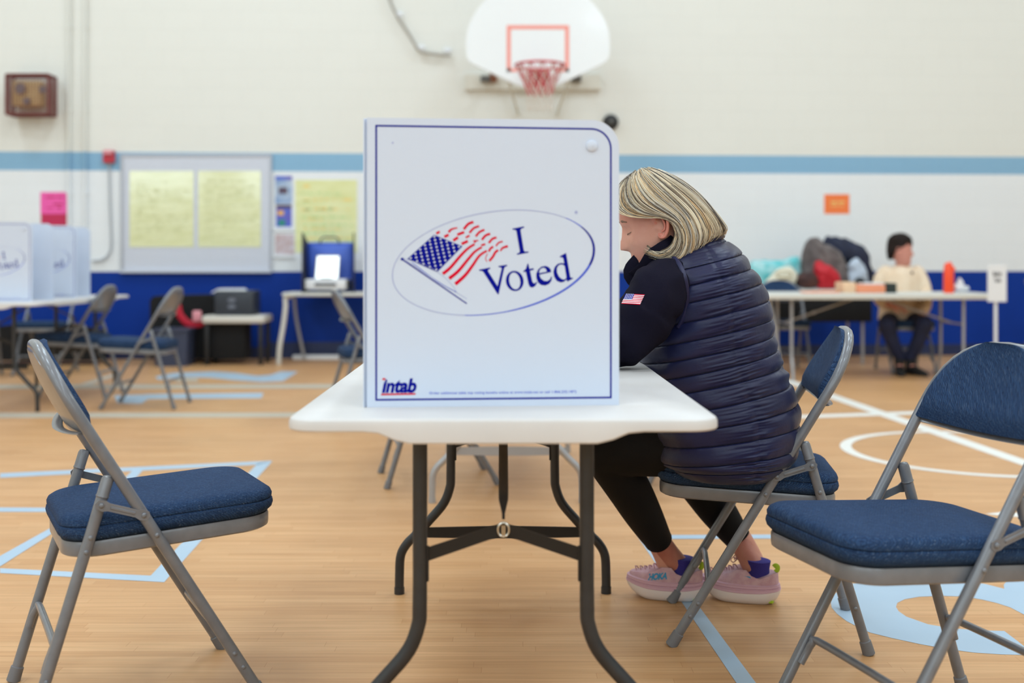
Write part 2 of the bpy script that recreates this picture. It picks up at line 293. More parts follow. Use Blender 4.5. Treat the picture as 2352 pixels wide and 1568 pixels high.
# ================================================================ setting
def setting():
    b=MB(); b.box((-9,-6,-.1),(10,14,0)); struct(b.build('floor',M['floor'],smooth=False))
    b=MB(); a=V((-9,W0-WA*9,0)); c=V((10,W0+WA*10,0)); n=V((-WA,1,0)).normalized()*.2
    b.prism([a,c,c+V((0,0,6.6)),a+V((0,0,6.6))],n); struct(b.build('wall_back',M['wall'],smooth=False))
    b=MB(); b.box((-9.2,-6.2,6.6),(10.2,14,6.8)); struct(b.build('ceiling',M['ceiling'],smooth=False))
    b=MB(); b.box((-9.2,-6.2,0),(-9,12,6.6)); struct(b.build('wall_left',M['cream'],smooth=False))
    b=MB(); b.box((10,-6.2,0),(10.2,13,6.6)); struct(b.build('wall_right',M['cream'],smooth=False))
    b=MB(); b.box((-9.2,-6.2,0),(10.2,-6,6.6)); struct(b.build('wall_front',M['cream'],smooth=False))
    b=MB(); d=V((WA,-1,0)).normalized()*.015
    for x0,x1,h in((-9,-2.55,.12),(-2.55,-.9,.17),(-.9,10,.12)):
        p=V((x0,W0+WA*x0,0)); q=V((x1,W0+WA*x1,0)); b.prism([p,q,q+V((0,0,h)),p+V((0,0,h))],d)
    struct(b.build('baseboard_back',M['navybase'],smooth=False))
    # floor paint
    k=[0]
    def mark(polys,m,z=.0006,thick=True):
        b=MB()
        for P in polys: b.poly([flr(*p)+V((0,0,z)) for p in P])
        o=b.build('floor_marking',M[m],smooth=False,merge=False); struct(o); k[0]+=1
    mark([[(0,1087),(626,1058),(592,1067),(0,1097)],[(626,1058),(377,1337),(346,1322),(590,1066)],[(0,1305),(346,1322),(377,1337),(0,1316)]],'lblue',.0008)
    mark([[(-60,1316),(0,1277),(128,1206),(260,1124),(312,1073),(335,1072),(284,1130),(126,1221),(0,1301),(-60,1340)],[(-60,1165),(240,1167),(240,1176),(-60,1175)]],'lblue',.0010)
    mark([[(356,865),(400,856),(490,853),(540,856),(590,863),(620,861),(645,853),(685,853),(650,875),(600,877),(540,873),(480,867),(410,866),(365,872)]],'lblue')
    mark([[(262,908),(330,906),(340,905),(605,902),(600,914),(340,916),(325,927),(270,926)]],'lblue')
    mark([[(-10,948),(1200,947),(1200,957),(-10,959)]],'lgrey',.0004); mark([[(-10,883),(900,882),(900,891),(-10,893)]],'lgrey',.0004)
    mark([[(150,893),(262,857),(280,858),(172,896)]],'lgrey',.0003); mark([[(398,868),(452,868),(456,877),(404,877)]],'lgrey',.0009)
    mark([[(1805,869),(1842,880),(2352,1055),(2420,1079),(2420,1094),(2352,1070),(1805,879)]],'wline',.0009)
    mark([[(1700,958),(2110,944),(2600,938),(2600,945),(2110,951),(1700,965)]],'wline',.0006)
    c=V((2.50,5.99,0)); R=.735; b=MB(); n=96; rg=[[c+V((r*cos(2*PI*i/n),r*sin(2*PI*i/n),.0012)) for i in range(n)] for r in(R,R-.06)]
    b.loft(rg,cap=False); struct(b.build('floor_marking',M['wline'],smooth=False))
    mark([[(2262,1180),(2300,1176),(2352,1177),(2420,1180),(2420,1190),(2352,1188),(2300,1184)]],'wline')
    mark([[(1462,1229),(1484,1229),(1736,1568),(1860,1740),(1815,1740),(1691,1568)]],'lblue',.0008)
    mark([[(1476,1229),(2200,1226),(2200,1235),(1484,1238)]],'lblue',.0010)
    s=4.78; O=[(2600,160),(2352,195),(2250,215),(2160,260),(2130,300),(2135,345),(1900,285),(1600,240),(1250,218),(950,215),(700,235),(480,285),(340,345),(255,415),(228,480),(240,550),(300,620),(400,697),(530,765),(660,825),(900,885),(1200,950),(1500,1005),(1800,1045),(2100,1065),(2352,1072),(2700,1072),(2520,980),(2352,975),(2290,925),(2135,808),(1850,800),(1560,778),(1300,735),(1060,650),(975,590),(947,545),(960,500),(1040,460),(1200,432),(1450,422),(1700,430),(1900,465),(2050,500),(2200,548),(2352,628),(2700,760)]
    mark([[(1860+x/s,1280+y/s) for x,y in O]],'lblue')
    # lights of the gym: rows of ceiling fixtures
    for i,x in enumerate((-6.6,-2.3,2.3,6.6)):
        for j,y in enumerate((-4,-.6,2.8,6.2,9.4)):
            l=bpy.data.lights.new('ceiling_light','AREA'); l.shape='RECTANGLE'; l.size=1.3; l.size_y=1.3; l.energy=78; l.color=(.70,.87,1.0)
            o=bpy.data.objects.new('ceiling_light',l); COL.objects.link(o); o.location=(x,y,6.5)
    for x in(-7.3,-3.7,.2,4.8):                     # unseen cool fill added behind the camera for upright faces and chart glare
        l=bpy.data.lights.new('camera_side_fill','AREA'); l.shape='RECTANGLE'; l.size=2.6; l.size_y=2.4; l.energy=68; l.color=(.70,.87,1.0)
        o=bpy.data.objects.new('camera_side_fill',l); COL.objects.link(o); o.location=(x,-5.95,3.9); o.rotation_euler=(PI/2,0,0)
def camera():
    c=bpy.data.cameras.new('camera'); o=bpy.data.objects.new('camera',c); COL.objects.link(o); o.location=(0,0,H); o.rotation_euler=(PI/2,0,0)
    c.sensor_width=36; c.lens=F/2352*36; c.shift_y=-(784-HY)/2352; c.dof.use_dof=True; c.dof.focus_distance=2.84; c.dof.aperture_fstop=c.lens/1000/.0195; c.clip_end=100
    SC.camera=o
# ================================================================ folding chair (local: x forward, rear feet at x=0)
XF=.504; SL=.386/.648; TZ=.859; TX=-SL*TZ
def fl(z): return XF-SL*z
def rl(z): return .163*z/.543
def chair(label,group=None):
    t=thing('folding_chair',label,'chair',local=True,group=group)
    R=.0125
    # continuous front leg + back tube
    zs=.675; wa=.2; top=.832; P=[]
    for z,w in((.0,.192),(.03,.193),(.2,.197),(.45,.200),(.58,.2),(zs-.02,wa)): P.append((fl(z),-w,z))
    n=17; arch=[]
    for i in range(n):
        a=PI*i/(n-1); c=cos(a); y=-wa*math.copysign(abs(c)**(2/2.5),c); h=abs(sin(a))**(2/2.1); z=zs+(top-.0125-zs)*h
        bow=.0; arch.append((fl(z)+.016*h*h+bow,y,z))
    P+=arch+[(x,-y,z) for x,y,z in P[::-1]]
    b=MB(); b.tube(P,R,14)
    for s in(-1,1):
        for x,z,w in((fl(.407),.407,.2125),(fl(.118),.118,.2075),(fl(.084),.084,.2065)): b.ball((x,s*w,z),(.0055,.0035,.0055),n=10,m=6)
    b.build('back_frame',M['steel'],t)
    for s in(-1,1):
        b=MB(); b.tube([(rl(z),s*w,z) for z,w in((.0,.190),(.25,.193),(.505,.193))],R,14)
        for x,z,w in((rl(.415),.415,.205),(rl(.385),.385,.205),(rl(.12),.12,.204)): b.ball((x,s*w,z),(.0055,.0035,.0055),n=10,m=6)
        lg=b.build('leg',M['steel'],t)
        b=MB(); b.tube([(rl(.497),s*.193,.497),(rl(.50),s*.193,.50),(rl(.503),s*.193,.503),(rl(.535),s*.193,.535),(rl(.541),s*.193,.541),(rl(.543),s*.193,.543)],[.0128,.0145,.0132,.0132,.011,.006],14); b.build('leg_cap',M['steel'],lg)
        for x0,w,f in((0,.190,rl),(1,.192,fl)):
            b=MB(); b.tube([(f(0),s*w,.000),(f(.002),s*w,.002),(f(.034),s*w,.034),(f(.036),s*w,.036)],[.0135,.016,.015,.0128],14); b.build('rubber_foot',M['rubber'],t)
        # link between rear leg and front tube, with rivets
        yo=s*.213; A=V((rl(.484),yo,.484)); B=V((fl(.454),yo,.454)); d=(B-A).normalized(); q=V((0,1,0)).cross(d)
        out=[A-d*.014+q*0,A-d*.009+q*.010,A+d*.006+q*.012,A+d*.016+q*.0085,B-d*.016+q*.0085,B-d*.006+q*.012,B+d*.009+q*.010,B+d*.014,B+d*.009-q*.010,B-d*.006-q*.012,B-d*.016-q*.0085,A+d*.016-q*.0085,A+d*.006-q*.012,A-d*.009-q*.010]
        b=MB(); b.prism(out,(0,-s*.003,0)); m0=(A+B)/2
        C=A+d*.02; D=B-d*.02; b.tube([C+V((0,s*.0005,0)),D+V((0,s*.0005,0))],[(.0035,.002)]*2,8,up=tuple(q))
        for c in(A,B): b.ball(c+V((0,s*.001,0)),(.0058,.004,.0058),n=12,m=8)
        b.build('hinge_link',M['steel'],t)
    for f,w,z in((fl,.196,.165),(rl,.192,.185)):
        P=[(f(z-.055)-.004,-w+.016,z-.055),(f(z-.03)-.004,-w+.018,z-.03),(f(z-.01),-w+.028,z-.008),(f(z),-w+.05,z)]
        P=P+[(x,-y,zz) for x,y,zz in P[::-1]]; b=MB(); b.tube(spl(P,30),.0085,10); b.build('crossbar',M['steel'],t)
    # seat frame, cushion (tilted: front a little higher)
    x0,x1=.074,.534; tl=lambda x:.012*(x-.3)/.24
    def ring(dx,z,rf=.07,rb=.075,wf=.186,wb=.183):
        o=[]
        for x,y in rrect(x0-dx,x1+dx,-1,1,.0001,1): pass
        for x,y in rrect(x0-dx,x1+dx,-wf-dx,wf+dx,rf,8,rb): o.append(V((x,y,z+tl(x))))
        return o
    b=MB(); b.loft([ring(-.03,.378),ring(-.006,.376),ring(-.001,.380),ring(0,.388),ring(0,.404),ring(-.002,.410),ring(-.02,.411)]); b.build('seat_frame',M['steel'],t)
    b=MB(); rg=[ring(-.03,.409)]
    for dx,z in((-.012,.410),(-.002,.413),(.006,.422),(.0085,.432),(.007,.4405),(.0035,.4435),(.006,.446),(.0065,.452),(.003,.461),(-.006,.4675),(-.02,.4705),(-.045,.473),(-.09,.4755),(-.14,.476),(-.18,.476)): rg.append(ring(dx,z,rf=max(.004,.07+min(dx,.0)*.4),rb=max(.004,.075+min(dx,.0)*.4)) if dx>-.1 else ring(dx,z,.004,.8,))
    rg=rg[:-2]+[[ (p-V((.324,0,p.z)))*f+V((.324,0,.4755+.001*(1-f)+tl(.324+(p.x-.324)*f)))*1 for p in rg[-3]] for f in(.8,.5,.2)]
    b.loft(rg); b.build('seat_cushion',M['fab'],t)
    # back shell and pad
    nu,nv=25,22; zb=.655; d=V((TX,0,TZ)); nf=V((TZ,0,-TX)).normalized()
    def hw(z):
        h=max(0,min(1,(z-zs)/(top-.0125-zs))); a=math.asin(h**(2.1/2)); return wa*abs(cos(a))**(2/2.5)
    def sheet(z0,z1,margin,f):
        g=[]
        for j in range(nv):
            v=j/(nv-1); z=z0+(z1-z0)*(1-(1-v)**2.6); w=max(.004,hw(z)-margin)
            row=[]
            for i in range(nu):
                u=-1+2*i/(nu-1); y=w*u; h=max(0,(z-zs)/(top-zs)); base=V((fl(z)+.016*h*h,y,z)); row.append(base+nf*f(u,v,y))
            g.append(row)
        return g
    bow=lambda y:-.022*(1-(y/.2)**2)
    def closed(g1,g2,name,m):
        b=MB(); n=nu*nv; vs=[p for r in g1 for p in r]+[p for r in g2 for p in r]; fs=[]
        for j in range(nv-1):
            for i in range(nu-1):
                a=j*nu+i; fs.append((a,a+1,a+nu+1,a+nu)); fs.append((n+a,n+a+nu,n+a+nu+1,n+a+1))
        B=[i for i in range(nu)]+[j*nu+nu-1 for j in range(1,nv)]+[(nv-1)*nu+i for i in range(nu-2,-1,-1)]+[j*nu for j in range(nv-2,0,-1)]
        for k in range(len(B)): a,c=B[k],B[(k+1)%len(B)]; fs.append((a,n+a,n+c,c))
        b.add(vs,fs); return b
    sh=closed(sheet(.640,.8190,.003,lambda u,v,y:bow(y)*(1-v**2)-.000),sheet(.640,.8190,.004,lambda u,v,y:bow(y)*(1-v**2)-.003),'s',0)
    lip=[(fl(.640)+bow(y).real*nf.x-.002,y,.640+bow(y)*nf.z) for y in [(-.19+.38*i/18) for i in range(19)]]
    sh.tube([V(p)+V((-.016*(1-abs(p[1])/.2)**.4-.004,0,-.001)) for p in lip],[(.003,.012)]*19,8,up=(0,0,1)); sh.build('back_panel',M['steel'],t)
    e_=lambda u,v:(max(0,1-abs(u)**9))**.45*(max(0,1-abs(2*v-1)**12))**.45
    closed(sheet(.645,.8165,.004,lambda u,v,y:bow(y)*(1-v**2)*.8+.010+.022*e_(u,v)),sheet(.645,.8165,.004,lambda u,v,y:bow(y)*(1-v**2)*.9+.0105),'p',0).build('back_cushion',M['fab'],t)
    return t
def chairs():
    c=chair('navy padded grey folding chair nearest the camera at the left, facing the booth')
    c.location=(-1.109,2.549,0); c.rotation_euler=(0,0,.487)
    G='navy padded grey folding chairs'
    c['group']=G
    b=MB(); 
    L=[((.942,3.09),3.003,'navy padded folding chair the woman in the quilted vest sits on'),
       ((1.112,2.475),3.417,'empty navy padded folding chair nearest the camera, right of the woman'),
       ((-2.30,7.9),PI,'folding chair facing the left-hand booth table, in front of the black bin'),
       ((-2.99,8.52),PI,'folding chair pulled up to the far right corner of the left booth table'),
       ((-1.16,7.2),.3,'folding chair in front of the blue voting machine, partly behind the tabletop'),
       ((-4.75,10.1),-PI/2+.1,'folding chair behind the left booth table, leftmost of the two by the wall'),
       ((-4.20,10.45),-PI/2,'folding chair behind the left booth table, right of its twin by the wall'),
       ((-.59,5.2),.19,'folding chair whose legs show left of the booth table legs, further back'),
       ((1.12,5.2),PI-.1,'folding chair behind the woman, only a leg tip showing past her knee'),
       ((2.52,10.75),-PI/2,'empty folding chair behind the left end of the far right table'),
       ((3.60,10.62),-PI/2,'folding chair under the person in the cream sweater'),
       ((5.12,11.35),-.35,'folding chair against the blue wall beyond the paper sign, right edge'),
       ]
    for (p,rz,lb) in L: dup(c,'folding_chair',(p[0],p[1],0),rz,lb,G)
# ================================================================ folding tables
def ftable(name,label,x,y,rz,L=1.66,W=.76,z=.735,leg='dleg',topm='table',ins=.18,group=None,d=1.0,bar=(.185,.03)):
    """local: y runs away from the camera along the length, x across"""
    t=thing(name,label,'table',(x,y,0),rz,group,local=True)
    o=[]
    for px,py in rrect(-W/2,W/2,0,L,.055,8): o.append((px,py))
    # finer points along the ends so the skirt can dip
    q=[]
    for i in range(len(o)):
        a=o[i]; c=o[(i+1)%len(o)]; n=24 if abs(a[1]-c[1])<1e-6 and abs(a[0]-c[0])>.2 else (16 if abs(a[0]-c[0])<1e-6 and abs(a[1]-c[1])>.2 else 1)
        for k in range(n): q.append((a[0]+(c[0]-a[0])*k/n,a[1]+(c[1]-a[1])*k/n))
    ss=lambda t:(lambda u:u*u*(3-2*u))(max(0,min(1,t)))
    def dip(px,py):
        e=1 if (py<.03 or py>L-.03) else 0
        return e*.0205*ss((.232-abs(px))/.068)+(1-e)*.012*ss((L/2-.3-abs(py-L/2))/.08)
    cx,cy=0,L/2
    def rg(dd,zf): return [V((px-math.copysign(min(dd,abs(px)),px)*(1 if abs(px)>W/2-.06 else 0),py+(dd if py<.06 else (-dd if py>L-.06 else 0)),zf(px,py))) for px,py in q]
    b=MB(); b.loft([rg(.09,lambda a,c:z-.018),rg(.03,lambda a,c:z-.020),rg(.02,lambda a,c:z-.022-dip(a,c)),rg(.002,lambda a,c:z-.0225-dip(a,c)),rg(0,lambda a,c:z-.020-dip(a,c)),rg(0,lambda a,c:z-.008),rg(.002,lambda a,c:z-.003),rg(.007,lambda a,c:z)])
    b.build('tabletop',M[topm],t,ang=30)
    PR=[(.70,.1575),(.50,.1575),(.36,.158),(.321,.161),(.273,.180),(.219,.226),(.180,.262),(.150,.292),(.115,.310),(.06,.3135),(.0,.314)]
    for yy,s in((ins,1),(L-ins,-1)):
        fr=thing_child('leg_frame',t)
        for sx in(-1,1):
            P=spl([(sx*w,yy,zz) for zz,w in PR],44); b=MB()
            rr=[.014*(1-.12*math.exp(-((p.z-.418)/.012)**2)-.18*math.exp(-((p.z-.42)/.006)**2)) for p in P]
            b.tube(P,rr,14); b.tube([P[-1]+V((0,0,.02)),P[-1]],[.0155,.0155],12); lg=b.build('leg',M[leg],t)
        # chevron brace, low crossbar, strut and lock ring
        b=MB()
        for sx in(-1,1):
            b.prism([(sx*.145,yy-.002,.468),(0,yy-.002,.515),(0,yy-.002,.492),(sx*.145,yy-.002,.442)],(0,.004,0))
            b.prism([(sx*.145,yy-.006,.470),(sx*.141,yy-.006,.470),(sx*.141,yy-.006,.405),(sx*.145,yy-.006,.405)],(0,.014,0))
        b.build('brace',M['blackmetal'],t)
        b=MB(); zb,hb=bar; b.prism([(-.25,yy,zb-hb/2),(-.08,yy,zb-hb/2-.003),(.08,yy,zb-hb/2-.003),(.25,yy,zb-hb/2),(.25,yy,zb+hb/2),(.06,yy,zb+hb/2+.004),(-.06,yy,zb+hb/2+.004),(-.25,yy,zb+hb/2)],(0,.004,0)); b.build('crossbar',M['blackmetal'] if leg=='dleg' else M['steel2'],t)
        b=MB(); e=L/2-s*.06; b.tube([(0,yy,.522),(0,yy+s*.01,.53),(0,yy+s*.03,.552),(0,yy+s*.05,.563),(0,e,z-.03)],[(.002,.003),(.003,.003),(.004,.0095),(.004,.010),(.004,.010)],10,up=(0,0,1)); b.build('strut',M[leg],t)
        b=MB(); b.tube([(.0105*cos(a),yy-.006,.503+.013*sin(a)) for a in [2*PI*k/20 for k in range(21)]],.0022,8,cap=False); b.tube([(-.002,yy-.009,.49),(-.002,yy-.009,.512)],.0015,6); b.tube([(.002,yy-.009,.49),(.002,yy-.009,.512)],.0015,6); b.build('lock_ring',M['chrome'],t)
        bpy.data.objects.remove(fr)
    return t
def thing_child(n,p):
    o=bpy.data.objects.new(n,None); COL.objects.link(o); return o
def tables():
    ftable('folding_table','white plastic folding table with dark legs carrying the large voting booth',-.0145,1.958,.009)
    ftable('folding_table','folding table with light grey legs standing in line behind the front booth table',-.02,4.55,.0,leg='steel2',L=1.6,bar=(.215,.03))
    ftable('folding_table','white folding table at the left carrying two far voting booths',-3.50,7.42,0,L=1.84,bar=(.30,.03))
    # far right table, long side to the camera, grey legs
    t=thing('folding_table','long white table with bent grey legs in front of the person in cream sweater','table',(3.12,9.9,0),-WA*0,None)
    D=9.56; x0=(1757-CX)*D/F; x1=(2292-CX)*D/F; z=.735; b=MB()
    o=[V((x,y,0)) for x,y in rrect(x0,x1,D,D+.74,.05,6)]
    ins=lambda d,zz:[V((p.x+(d if p.x<x0+.06 else(-d if p.x>x1-.06 else 0)),p.y+(d if p.y<D+.06 else(-d if p.y>D+.68 else 0)),zz)) for p in o]
    b.loft([ins(.02,z-.050),ins(.004,z-.050),ins(0,z-.044),ins(0,z-.008),ins(.003,z-.002),ins(.012,z)]); b.build('tabletop',M['bgtable'],t)
    for xc,s in((x0+.25,1),(x1-.25,-1)):
        for yy in(D+.1,D+.62):
            P=spl([(xc,yy,z-.05),(xc,yy,.5),(xc,yy,.22),(xc-s*.0,yy+(-.03 if yy<D+.3 else .03),.12),(xc,yy+(-.06 if yy<D+.3 else .06),0)],20); b=MB(); b.tube(P,.0135,10); b.tube([P[-1]+V((0,0,.025)),P[-1]],.016,10); b.build('leg',M['steel2'],t)
        b=MB(); b.tube([(xc,D+.1,.47),(xc,D+.62,.47)],.008,8); b.build('crossbar',M['steel2'],t)
        b=MB(); b.tube([(xc,D+.36,.47),(xc+s*.26,D+.36,.56),(xc+s*.62,D+.36,z-.05)],.009,8); b.ball((xc+s*.26,D+.36,.56),.016); b.build('strut',M['steel2'],t)
        if s>0:
            for yy in(D+.12,D+.6):
                b=MB(); b.tube([(xc-.18,yy,z-.05),(xc-.10,yy,.20),(xc-.08,yy,0.02),(xc-.08,yy,0)],.0125,10); b.build('leg',M['steel2'],t)
# ================================================================ voting booth
PA=V((-.2714,2.119,.735)); PB=V((.2035,2.151,.735)); PN=V(((PB-PA).y,-(PB-PA).x,0)).normalized(); BY=math.atan2((PB-PA).y,(PB-PA).x)
PL=(Matrix.Translation(PA)@Matrix.Rotation(BY,4,'Z')).inverted()
def onp(x,y,off=.0003):
    d=V(((x-CX)/F,1,-(y-HY)/F)); c=V((0,0,H)); t=PN.dot(PA-c)/PN.dot(d); return PL@(c+d*t+PN*off)
def booth():
    t=thing('voting_booth','large white corrugated voting booth with flag and I Voted oval, front of table','voting booth',tuple(PA),BY,'white tabletop voting booths',local=True)
    ms=[M[k] for k in('panel','pblue','pred','pgrey','pmid','pwhite')]
    b=MB()
    W=(PB-PA).length; r=.052; Hh=.541
    def outline(y):
        o=[V((0,y,0)),V((W,y,0)),V((W,y,Hh-r))]+[V((W-r+r*cos(a),y,Hh-r+r*sin(a))) for a in [PI/2*k/12 for k in range(1,13)]]+[V((0,y,Hh+.001))]
        return o
    b.prism(outline(0),(0,.0045,0))
    k1=1
    def c1(p): return (880+p[0]/4.523,450+p[1]/4.523)
    def dec(pts,mi,off=.0003,holes=(),cv=c1): b.poly([onp(*cv(p),off) for p in pts],[[onp(*cv(p),off) for p in h] for h in holes],mi)
    idt=lambda p:p
    def line(a,c,w,mi,off=.0003):
        dec(stroke([a,c],w),mi,off,cv=idt)
    # blue border
    w=4.2; outer=[(862,286.5),(1358,294)]+[(1358+47*sin(a),342-48*cos(a)) for a in [PI/2*k/10 for k in range(1,11)]]+[(1405,914.5),(862,920)]
    inner=[(866.2,290.7),(1358,298)]+[(1358+43*sin(a),342-44*cos(a)) for a in [PI/2*k/10 for k in range(1,11)]]+[(1401,910.5),(866.2,915.8)]
    n=len(outer); b.add([onp(*p) for p in outer+inner],[(i,(i+1)%n,n+(i+1)%n,n+i) for i in range(n)],1)
    # oval ring with a swelling lower right
    n=120; A,B,th=1058,525,math.radians(-9.6); o=[];q=[]
    E=[]
    for i in range(n):
        a=2*PI*i/n; x=A*cos(a); y=B*sin(a); X=1143+x*cos(th)-y*sin(th); Y=692+x*sin(th)+y*cos(th); E.append((X,Y,a))
    def wd(a):                                       # a=0 right, a=90deg bottom
        d=math.degrees(a)%360; d=d-360 if d>200 else d
        return 9+18*max(0,1-abs((d-28)/62)**2)
    b1=[];b2=[]
    for X,Y,a in E:
        ox,oy=(X-1143),(Y-692); l=math.hypot(ox,oy); w2=wd(a)/2; b1.append((X+ox/l*w2,Y+oy/l*w2)); b2.append((X-ox/l*w2,Y-oy/l*w2))
    for i in range(n):
        j=(i+1)%n; d=math.degrees(E[i][2]); d=d-360 if d>200 else d
        mi=1 if -25<d<20 else (4 if -40<d<110 else 3)
        b.add([onp(*c1(p)) for p in(b1[i],b1[j],b2[j],b2[i])],[(0,1,2,3)],mi)
    # letters
    dec([(1343,338),(1462,315),(1467,328),(1436,340),(1428,356),(1462,565),(1472,577),(1508,576),(1512,588),(1393,611),(1388,598),(1412,590),(1420,574),(1384,366),(1374,352),(1347,351)],1)
    dec([(995,765),(1110,742),(1114,755),(1092,766),(1090,780),(1188,935),(1232,752),(1222,741),(1199,739),(1197,727),(1286,713),(1290,726),(1268,735),(1257,752),(1200,1020),(1189,1020),(1042,790),(1025,778),(1000,777)],1)
    el=lambda cx,cy,rx,ry,t,n=36:[(cx+rx*cos(2*PI*i/n)*cos(t)-ry*sin(2*PI*i/n)*sin(t),cy+rx*cos(2*PI*i/n)*sin(t)+ry*sin(2*PI*i/n)*cos(t)) for i in range(n)]
    dec(el(1367,882,92,106,-.2),1,holes=[el(1367,882,57,88,-.2)])
    dec([(1500,700),(1508,702),(1521,757),(1562,749),(1566,766),(1526,776),(1550,888),(1563,906),(1578,905),(1592,891),(1600,900),(1580,935),(1550,952),(1525,944),(1510,915),(1482,786),(1458,790),(1455,780),(1482,757)],1)
    dec([(1746,790),(1741,762),(1718,736),(1685,725),(1645,733),(1610,762),(1591,805),(1591,850),(1607,895),(1640,924),(1685,930),(1725,912),(1748,880),(1755,838),(1745,836),(1733,865),(1705,883),(1670,880),(1638,855),(1623,817)],1,holes=[[(1621,801),(1624,772),(1642,752),(1668,744),(1690,756),(1701,786)]])
    dec([(1835,626),(1898,591),(1902,600),(1944,838),(1953,850),(1969,846),(1973,857),(1916,889),(1911,884),(1906,866),(1880,890),(1845,898),(1805,882),(1776,838),(1768,785),(1783,735),(1813,705),(1850,695),(1880,700),(1872,650),(1860,636),(1840,639)],1,holes=[[(1886,728),(1904,848),(1884,868),(1855,862),(1825,835),(1806,792),(1805,750),(1820,722),(1845,711),(1870,714)]])
    # flag
    dec([(528,402),(825,522),(562,790),(252,652)],1)
    for j in range(11):
        for i in range(9):
            if (i+j)%2: continue
            u=(i+.55)/9.3; v=(j+.55)/11.2; x=(528*(1-u)+825*u)*(1-v)+(252*(1-u)+562*u)*v; y=(402*(1-u)+522*u)*(1-v)+(652*(1-u)+790*u)*v
            st=[(x+(14 if k%2==0 else 7.5)*sin(PI*k/5),y-(14 if k%2==0 else 7.5)*cos(PI*k/5)) for k in range(10)]; dec(st,5,.0006)
    for P,w in(([(620,808),(700,742),(800,625),(880,545),(950,500)],(34,22)),([(686,857),(780,780),(880,660),(950,580),(1025,530)],(36,20)),([(750,915),(850,825),(930,720),(1000,620),(1078,568)],(36,20)),
        ([(552,390),(588,370)],24),([(636,424),(680,402)],28),([(680,375),(712,345),(772,330)],(26,12)),([(728,462),(778,430)],28),([(770,402),(842,375)],26),([(838,345),(885,290),(938,270)],26),([(815,498),(880,468)],28),([(858,432),(898,410)],20),([(897,383),(940,335),(997,312)],22),([(935,466),(990,462)],12),([(945,486),(965,470)],14),([(962,420),(1000,375),(1052,350)],22),([(1018,512),(1062,500)],20),([(1026,455),(1065,410),(1112,392)],24),([(1098,488),(1135,445),(1178,430)],22),([(1100,577),(1112,548),(1144,525)],22),([(1172,520),(1200,485),(1242,472)],16),([(1218,572),(1240,540),(1295,520)],(14,26)),([(1103,674),(1140,630),(1165,585),(1195,562)],24),([(1080,683),(1064,648),(1084,598)],8)):
        dec(stroke(P,w),2,.0005)
    dec(stroke([(200,658),(870,1118)],(15,12)),1); dec(el(198,655,17,15,0,14),1,.0005); dec(stroke([(240,668),(560,880),(870,1068)],5),3)
    dec(stroke([(215,650),(450,722),(620,830),(720,930),(762,998)],5),3); dec(stroke([(300,690),(560,885),(762,998)],6),4)
    dec(el(2005,170,17,17,0,14),3); dec(el(902,328,2.4,2.4,0,10),3,cv=idt)
    # logo and small print
    vs,fs=text_geo('intab',bold=.042,shear=.22,space=1.0); b.add([onp(877+u*80,902.5-v*33.5-u*.6,.0003) for u,v in vs],fs,1)
    dec([(877.0,868),(886,868),(885,875.5),(875.6,875.5)],5,.0005,cv=idt); dec([(878.8,868),(885.6,868),(884.6,872.6),(877.8,872.6)],2,.0007,cv=idt)
    dec([(876,903.6),(955,902.4),(954,906.2),(875,907.6)],2,cv=idt)
    vs,fs=text_geo('Order additional table top voting booths online at www.intab.net or call 1.866.232.1872',bold=.01,space=1.05); b.add([onp(986+u*338,907-u*3.4-v*7.6,.0003) for u,v in vs],fs,4)
    b.build('side_panel',ms,t,smooth=False,merge=False,recalc=False)
    b=MB(); b.tube([onp(1359,335,.0045),onp(1359,335,.003),onp(1359,335,-.006)],[.0085,.0105,.0105],24); b.tube([onp(1359,335,.0055),onp(1359,335,.003)],.0022,12); b.build('snap_button',M['panel'],t)
    dp=.38; b=MB(); b.box((-.0045,.0045,0),(0,dp,Hh),bev=.0008); b.build('back_panel',M['panel'],t)
    b=MB(); b.prism([p+V((0,0,0)) for p in outline(dp)],(0,.0045,0)); b.build('side_panel',M['panel'],t,smooth=False)
    b=MB(); b.box((-.007,-.001,0),(-.0045,.012,Hh),bev=.001); b.build('hinge_strip',M['panel'],t)
    dup(t,'voting_booth',(-3.72,7.64,.735),.02,'white voting booth cut by the left picture edge, nearer of the far pair','white tabletop voting booths')
    dup(t,'voting_booth',(-3.74,8.44,.735),.10,'white voting booth standing behind another one on the far left table','white tabletop voting booths')
# ================================================================ things on and by the wall
OUT=V((WA,-1,0)).normalized()
def wbox(b,x0,y0,x1,y1,th,mi=0,off=0.0,z=True):
    P=[wal(x0,y1,off),wal(x1,y1,off),wal(x1,y0,off),wal(x0,y0,off)]; b.prism(P,OUT*th,mi)
def sheet(name,label,cat,x0,y0,x1,y1,m,th=.002,off=0,marks=(),group=None):
    b=MB(); wbox(b,x0,y0,x1,y1,th,0,off); ms=[M[m]]
    for (a,c,d,e,mm) in marks:
        if M[mm] not in ms: ms.append(M[mm])
        P=[wal(a,e,off+th+.0008),wal(d,e,off+th+.0008),wal(d,c,off+th+.0008),wal(a,c,off+th+.0008)]; b.poly(P,(),ms.index(M[mm]))
    o=b.build(name,ms,loc=tuple(wal((x0+x1)/2,y1,off)),smooth=False,merge=False); return tag(o,label,cat,group)
def scribble(x0,y0,x1,y1,rows,mm,seed,wmin=.3,h=3):
    r=random.Random(seed); out=[]
    for k in range(rows):
        y=y0+(y1-y0)*(k+.3)/rows; x=x0+r.random()*8
        while x<x1-8:
            w=min(x1-x,r.uniform(6,22)); out.append((x,y+r.uniform(-2,2),x+w,y+h+r.uniform(-1,1),mm)); x+=w+r.uniform(3,9)
            if r.random()<.12: break
    return out
